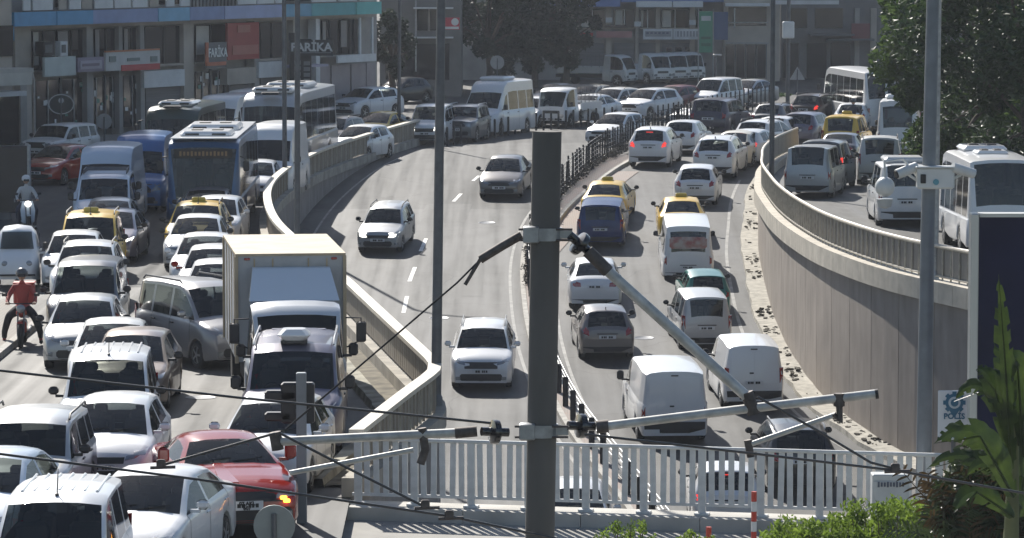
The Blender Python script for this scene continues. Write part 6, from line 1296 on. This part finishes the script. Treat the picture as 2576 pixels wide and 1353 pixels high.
# signs seen from behind
def backsign(label, u, v, d_, r, shape='disc', m=STEEL, h=None, zg=0):
    c = P(u, v, d_); o = empty('road_sign', (c.x, d_, zg)); tag(o, label, 'sign'); z = c.z - zg; q = MB()
    if shape == 'disc': q.lathe([(r, -.015), (r, .015)], (0, 0, z), 'y', 24)
    elif shape == 'tri': q.prism([(-r, 0, z - r*.75), (r, 0, z - r*.75), (0, 0, z + r*.95)], (0, .03, 0))
    elif shape == 'oval': q.prism([(r*math.cos(2*math.pi*k/24), 0, z + r*.78*math.sin(2*math.pi*k/24)) for k in range(24)], (0, .06, 0))
    q.build('plate', m, o); q = MB(); q.tube([(0, -.05, 0), (0, -.05, z + r*.6)], .035, 8); q.build('post', STEELD, o); return o
SB = mat('sign_back', (.33, .34, .35), .5, .3, noise=.15)
backsign('back of a round road sign in front of the shop windows', 262, 305, 164, .34, m=SB); backsign('back of a round road sign under the dark trees', 1251, 157, 226, .42, m=SB); backsign('back of a triangular warning sign by the far lamp post', 2006, 186, 205, .42, 'tri', SB)
backsign('back of a low round sign at the traffic signal', 690, 1322, 52, .29, m=mat('sign_back_pale', (.27, .29, .28), .5, .2, noise=.15))
os_ = backsign('dark oval shop sign with pale rim on a post at the pavement', 154, 262, 164, .52, 'oval', flat('oval_dark', (.04, .045, .045)))
z_ = P(154, 262, 164).z; q = MB(); q.lathe([(.12, -.02), (.12, .01)], (0, -.03, z_ + .16), 'y', 14); q.build('emblem', B_WHITE, os_)
q = MB(); n = 24; q.tube([(.54*math.cos(2*math.pi*k/n), -.02, z_ + .42*math.sin(2*math.pi*k/n)) for k in range(n + 1)], .025, 6); q.build('rim', B_WHITE, os_)
a = P(172, 330, 170); b = P(210, 380, 170); o = empty('notice_board', ((a.x+b.x)/2, 170, 0)); tag(o, 'black standing notice board outside the shop', 'notice board'); q = MB(); q.box((0, 0, (a.z+b.z)/2), (b.x-a.x, .06, a.z-b.z), bev=.01); q.build('panel', B_BLK, o)
for s in (-1, 1): q = MB(); q.box((s*.28, .05, (a.z)/2), (.05, .05, a.z)); q.build('leg', STEELD, o)
# dark advertising panel on the pavement
dd = 129; a, b = P(-60, 366, dd), P(76, 534, dd); o = empty('advert_panel', ((a.x+b.x)/2, dd, 0)); tag(o, 'dark free-standing advertising panel at the left pavement edge', 'advertising panel')
q = MB(); q.box((0, 0, (a.z+b.z)/2), (b.x-a.x-.12, .22, a.z-b.z), bev=.03); q.build('panel', mat('advert_dark', (.02, .02, .026), .3, noise=.4, scale=2), o)
q = MB(); q.box(((b.x-a.x)/2-.02, 0, (a.z+b.z)/2), (.1, .3, a.z-b.z+.06), bev=.02); q.build('frame', STEEL, o); q = MB(); q.box((0, 0, b.z/2), (.5, .2, b.z)); q.build('foot', STEELD, o)
q = MB()
for i in range(5): q.box(((b.x-a.x)*(.22+.055*i), -.125, b.z + .42), (.05, .02, .10 if i % 2 else .13))
q.build('print', flat('print_grey', (.2, .2, .21)), o)
# camera pole with box, cameras and dome
cd = 62.9; a = P(2322, 1250, cd); t = P(2345, 0, cd); cp = empty('camera_pole', (a.x, cd, -.25)); tag(cp, 'grey pole carrying white surveillance cameras and a control box', 'camera pole')
O_ = Vector((a.x, cd, -.25)); POLEG = mat('pole_blue_grey', (.17, .19, .215), .45, .3, noise=.15, scale=4)
q = MB(); q.tube([(0, 0, 0), P(2333, 600, cd) - O_, P(2348, -60, cd) - O_], [.135, .118, .105], 14); q.build('shaft', POLEG, cp)
CW = mat('camera_white', (.60, .61, .60), .4, noise=.1)
def cpx(u, v, y=0): return P(u, v, cd) - O_ + Vector((0, y, 0))
c = cpx(2350, 446); q = MB(); q.box(c + Vector((0, -.16, 0)), (.62, .22, .36), bev=.03); bx = q.build('control_box', CW, cp); q = MB(); q.box(cpx(2318, 447, -.28), (.09, .02, .15), bev=.01); q.build('vent', INK, bx); q = MB(); q.lathe([(.05, -.01), (.05, .01)], cpx(2350, 455, -.28), 'y', 14); q.build('emblem', flat('emblem_teal', (.10, .25, .30)), bx)
q = MB(); q.box(cpx(2352, 418, -.16), (.70, .3, .03), bev=.01); q.build('box_roof', CW, bx)
for (u0, v0, u1, v1, nm) in ((2252, 436, 2304, 418, 0), (2392, 418, 2448, 436, 1)):
    p0, p1 = cpx(u0, v0, -.25), cpx(u1, v1, -.12); q = MB(); q.tube([p0, p1], .085, 10); cm = q.build('camera', CW, cp); q = MB(); dr = (p0 - p1).normalized() if nm == 0 else (p1 - p0).normalized(); e0 = p0 if nm == 0 else p1; q.tube([e0, e0 + dr*.02], .07, 10); q.build('lens', INK, cm)
    q = MB(); q.tube([(p0+p1)/2 - Vector((0, 0, .05)), cpx(2320 if nm == 0 else 2372, 462, -.08)], .025, 6); q.build('bracket', CW, cm)
dm_ = cpx(2223, 468, -.2); q = MB(); q.ell(dm_, (.165, .165, .17), 16, 10); do = q.build('dome_camera', CW, cp); q = MB(); q.lathe([(.14, -.2), (.11, -.33), (.03, -.36)], dm_, 'z', 14); q.build('dome_skirt', mat('dome_grey', (.40, .41, .41), .4), do); q = MB(); q.tube([dm_ + Vector((0, 0, .16)), cpx(2222, 405, -.2), cpx(2270, 398, -.1), cpx(2330, 470, -.05)], .025, 6); q.build('dome_arm', CW, do)
# police sign
sd2 = 62.2; a, b = P(2360, 982, sd2), P(2440, 1108, sd2); o = empty('police_sign', ((a.x+b.x)/2, sd2, -.25)); tag(o, 'white sign with blue badge reading POLIS NOKTASI behind a broad leaf', 'sign'); zo = .25
q = MB(); q.box((0, 0, (a.z+b.z)/2+zo), (b.x-a.x, .04, a.z-b.z), bev=.012); q.build('board', mat('sign_board_white', (.66, .68, .70), .4), o)
PB = mat('police_blue', (.03, .13, .22), .5); zc = P(0, 1012, sd2).z + zo; q = MB(); q.lathe([(.15, -.008), (.15, .008)], (0, -.03, zc), 'y', 20)
for k in range(8): an = 2*math.pi*k/8; q.box((.15*math.cos(an), -.03, zc + .15*math.sin(an)), (.07, .012, .07), M=Matrix.Rotation(-an, 3, 'Y'))
q.prism([(-.09, -.035, zc - .12), (.09, -.035, zc - .12), (0, -.035, zc - .25)], (0, .012, 0)); em = q.build('badge', PB, o)
q = MB(); q.lathe([(.10, -.008), (.10, .008)], (0, -.045, zc), 'y', 18); rg = q.build('badge_ring', mat('badge_pale', (.5, .56, .6), .5), o); q = MB(); q.lathe([(.065, -.008), (.065, .008)], (0, -.058, zc), 'y', 10); q.build('badge_star', PB, rg)
text('POLİS', .13, PB, o, Matrix.Translation((0, -.03, P(0, 1047, sd2).z + zo)) @ Matrix.Rotation(math.pi/2, 4, 'X'), bold=.004); text('NOKTASI', .12, PB, o, Matrix.Translation((0, -.03, P(0, 1096, sd2).z + zo)) @ Matrix.Rotation(math.pi/2, 4, 'X'), bold=.003, xs=.85)
q = MB(); q.tube([(0, .04, 0), (0, .04, a.z + zo - .05)], .04, 8); q.build('post', STEELD, o)
# electric cabinet
a, b = P(2192, 1190, 61.2), P(2284, 1275, 61.2); o = empty('electric_cabinet', ((a.x+b.x)/2, 61.2, -.25)); tag(o, 'pale metal cabinet with dark lettering at the railing behind the bush', 'cabinet'); q = MB(); hgt = a.z + .25; q.box((0, 0, hgt/2), (b.x-a.x, .35, hgt), bev=.015); q.build('casing', mat('cabinet_white', (.52, .53, .52), .5, noise=.15), o)
q = MB(); q.box((0, -.18, hgt/2 - .02), ((b.x-a.x)*.9, .02, hgt*.86), bev=.008); dr_ = q.build('door', mat('cabinet_white', (.52, .53, .52)), o)
q = MB()
for i in range(9): q.box((-.2 + i*.05, -.195, hgt - .16), (.032, .012, .07 if i % 3 else .09))
q.build('lettering_marks', flat('marks_ink', (.08, .09, .12)), dr_)
# billboard
bd2 = 61.4; a, b = P(2440, 535, bd2), P(2760, 1130, bd2); o = empty('billboard', ((a.x+b.x)/2, bd2, -.25)); tag(o, 'tall dark navy billboard with pale frame behind the banana plant', 'billboard')
q = MB(); q.box((0, 0, (a.z+b.z)/2+.25), (b.x-a.x-.26, .24, a.z-b.z-.1)); q.build('panel', mat('billboard_navy', (.010, .012, .045), .5, spec=.2, noise=.3, scale=.8), o)
for s in (-1, 1): q = MB(); q.box((s*((b.x-a.x)/2-.065), -.02, (a.z+b.z)/2+.25), (.13, .34, a.z-b.z), bev=.02); q.build('frame_side', mat('frame_pale', (.52, .52, .49), .4, .3), o); q = MB(); q.box((s*((b.x-a.x)/2-.3), 0, (b.z+.25)/2), (.12, .12, b.z+.25)); q.build('leg', STEELD, o)
q = MB(); q.box((0, -.02, a.z+.25-.03), (b.x-a.x-.28, .34, .06)); q.build('frame_top', mat('frame_pale', (.52, .52, .49)), o)
# striped delineator posts
for (u, v0, v1, lab) in ((1897, 1236, 1330, 'red and white flexible post standing before the bridge railing'), (1783, 1325, 1400, 'red stub of a flexible post at the foot of the beam')):
    dd = 60.6; a, b = P(u, v0, dd), P(u, v1, dd); o = empty('delineator_post', (a.x, dd, -.25)); tag(o, lab, 'post'); h = a.z + .25; RD = mat('delineator_red', (.48, .05, .03), .45); n = 6
    for k in range(n): q = MB(); q.lathe([(.045, h*k/n), (.045, h*(k+1)/n - .002)], n=12); q.build('band', RD if k % 2 else (B_WHITE if v0 < 1300 else RD), o)
    q = MB(); q.lathe([(.1, 0), (.1, .04), (.05, .05)], n=12); q.build('foot', RD, o)
# traffic signal at the bridge end, seen from behind
td = 62.0; a = P(760, 1400, td); o = empty('traffic_signal', (a.x, td, -.1)); tag(o, 'black traffic signal seen from behind on a square grey post', 'traffic signal'); O_ = Vector((a.x, td, -.1))
q = MB(); h = P(760, 937, td).z + .1; q.box((0, 0, h/2), (.165, .165, h), bev=.012); q.build('post', mat('post_grey', (.20, .22, .24), .45, .3, noise=.15), o)
for (u0, u1, v0, v1) in ((705, 790, 965, 1068), (664, 742, 985, 1010), (664, 730, 1040, 1062)):
    p0, p1 = P(u0, v0, td) - O_, P(u1, v1, td) - O_; q = MB(); q.box(((p0.x+p1.x)/2, .2, (p0.z+p1.z)/2), (p1.x-p0.x, .22, p0.z-p1.z), bev=.03); q.build('signal_housing', B_BLK, o)
q = MB(); q.box((0, .1, h*.75), (.2, .1, .06)); q.build('bracket', STEELD, o)

# tramway mast, cantilevers, wires: all in the plane of the mast
md = 42.0; mb = P(1358, 1353, md); mt = P(1376, 330, md)
ms_ = empty('tram_mast', (mb.x, md, 0)); tag(ms_, 'thick dark concrete tramway mast with clamped cantilever brackets', 'mast'); O_ = Vector((mb.x, md, 0))
M_MAST = wallmat('mast_concrete', (.13, .12, .108), .85)
q = MB(); lean = (mt - mb) / (mt.z - mb.z); b0 = mb - lean*mb.z; q.tube([b0 - O_, mb - O_, mt - O_], [.172, .165, .163], 20); q.build('shaft', M_MAST, ms_)
def mp(u, v, y=0): return P(u, v, md) - O_ + Vector((0, y, 0))
GALV = mat('pipe_galvanised', (.52, .51, .48), .45, .15, noise=.3, scale=7); RUST = mat('fitting_rusty', (.13, .11, .10), .7, .4, noise=.4, scale=12); PORC = mat('insulator_black', (.02, .018, .02), .25, coat=.6)
for v_ in (588, 1082):
    c = (mp(1372 if v_ < 700 else 1362, v_)); q = MB(); q.lathe([(.19, -.07), (.19, .07)], c, 'z', 20); q.box(c + Vector((-.16, -.12, 0)), (.18, .12, .19), bev=.015); q.box(c + Vector((.2, -.06, 0)), (.2, .07, .1), bev=.01); q.build('clamp', STEEL, ms_)
    q = MB(); q.tube([c + Vector((-.3, -.14, .06)), c + Vector((.3, -.14, .06))], .014, 6); q.tube([c + Vector((-.3, -.14, -.06)), c + Vector((.3, -.14, -.06))], .014, 6); q.build('clamp_bolts', RUST, ms_)
cr_ = empty('cantilever', P(1500, 1075, md)); tag(cr_, 'pale steel pipe cantilever reaching from the mast over the underpass vans', 'cantilever'); O2 = P(1500, 1075, md)
cl_ = empty('cantilever', P(1200, 1085, md)); tag(cl_, 'pale steel pipe cantilever reaching from the mast towards the traffic signal', 'cantilever'); O3 = P(1200, 1085, md)
def T2(par, O, name, pts, r, m, n=10, y=-.05):
    q = MB(); q.tube([P(u, v, md) - O + Vector((0, y, 0)) for u, v in pts], r, n); return q.build(name, m, par)
T2(cr_, O2, 'bracket_tube', [(1500, 1073), (1850, 1030), (2204, 989)], .052, GALV); T2(cr_, O2, 'diagonal_tube', [(1482, 638), (1885, 1003)], .062, GALV); T2(cr_, O2, 'diagonal_sleeve', [(1478, 630), (1530, 682)], .075, RUST)
T2(cr_, O2, 'tube_end', [(2200, 990), (2208, 989)], .056, INK); T2(cr_, O2, 'tube_joint', [(1878, 985), (1896, 1040)], .075, RUST); T2(cr_, O2, 'tube_joint', [(1500, 1073), (1530, 1070)], .075, RUST); T2(cr_, O2, 'strap', [(2110, 988), (2110, 1020)], .065, RUST)
T2(cr_, O2, 'drop_bracket', [(2110, 1015), (2112, 1060), (2095, 1040)], .04, RUST); T2(cr_, O2, 'steady_arm', [(1890, 1115), (2100, 1042)], .03, GALV); T2(cr_, O2, 'wire_clamp', [(1880, 1105), (1888, 1148)], .045, RUST)
T2(cl_, O3, 'bracket_tube', [(1170, 1086), (700, 1109)], .052, GALV); T2(cl_, O3, 'tube_joint', [(1200, 1083), (1145, 1088)], .062, RUST); T2(cl_, O3, 'drop_bracket', [(1062, 1075), (1070, 1130), (1058, 1165)], .05, RUST); T2(cl_, O3, 'steady_arm', [(1040, 1130), (730, 1188)], .03, GALV); T2(cl_, O3, 'wire_clamp', [(692, 1085), (700, 1130)], .07, RUST)
T2(cl_, O3, 'turnbuckle', [(1312, 590), (1260, 620), (1208, 652)], .05, RUST); T2(cl_, O3, 'stay_wire', [(1208, 652), (1150, 710), (720, 1078)], .012, INK, 6); T2(cl_, O3, 'turnbuckle_bar', [(1215, 640), (1170, 715)], .022, RUST)
for par, O, (u, v), lean_ in ((cl_, O3, (1245, 1085), .1), (cr_, O2, (1462, 1070), .3), (cr_, O2, (1458, 612), .7)):
    c = P(u, v, md) - O + Vector((0, -.05, 0)); q = MB(); q.lathe([(.05, -.16), (.05, -.05), (.135, -.035), (.14, .0), (.135, .035), (.05, .05), (.05, .16)], axis='x', n=18); i_ = q.build('insulator', PORC, par, c); i_.rotation_euler = (0, lean_ if v < 700 else .08, .35)
for pts, lab in (([(-60, 925), (600, 1000), (1235, 1064)], 'contact wire running from the left edge to the black insulator'), ([(-60, 1134), (500, 1206), (1130, 1298), (1460, 1368)], 'lower contact wire crossing before the left queue to the mast foot'), ([(1470, 1092), (1890, 1140), (2250, 1183), (2640, 1252)], 'contact wire running from the mast to the right edge'), ([(705, 1090), (880, 1180), (1070, 1275)], 'short dark bridle wire slanting down across the railing'), ([(1905, 998), (2060, 1085), (2190, 1163), (2255, 1180)], 'short dark bridle wire slanting below the right cantilever'), ([(408, 1170), (540, 1132), (692, 1090)], 'short dark wire rising from a clamp to the left cantilever')):
    q = MB(); q.tube([P(u, v, md - .3) for u, v in pts], .016, 6); o = q.build('overhead_wire', mat('wire_copper_dark', (.10, .095, .09), .4, .6)); tag(o, lab, 'wire')
for (u, v, lab) in ((1130, 1298, 'dark clip on the lower contact wire before the beam'), (1070, 1272, 'dark clamp where the bridle wire meets the railing line'), (2252, 1180, 'dark clip on the right contact wire above the cabinet'), (405, 1170, 'dark feeder clamp above the white saloon roof')):
    c = P(u, v, md - .3); o = empty('wire_clip', c); tag(o, lab, 'wire clip'); q = MB(); q.box((0, 0, .02), (.10, .05, .09), bev=.012); q.build('jaw', RUST, o); q = MB(); q.tube([(-.12, 0, -.03), (.16, 0, -.02)], .02, 6); q.build('bar', RUST, o)

# ------------------------------------------------------------------ air
hz = MB(); hz.box((0, 290, 8.5), (1200, 640, 31)); hzo = hz.build('haze', None); tag(hzo, kind='stuff', label='thin pale dusty air over the whole junction', cat='haze')
hm = bpy.data.materials.new('haze'); hm.use_nodes = True; ht = hm.node_tree; ht.nodes.clear(); ho = ht.nodes.new('ShaderNodeOutputMaterial'); hv = ht.nodes.new('ShaderNodeVolumePrincipled')
hv.inputs['Color'].default_value = (.85, .9, 1, 1); hv.inputs['Density'].default_value = .0002; hv.inputs['Anisotropy'].default_value = .2; ht.links.new(hv.outputs[0], ho.inputs['Volume']); hzo.data.materials.append(hm)
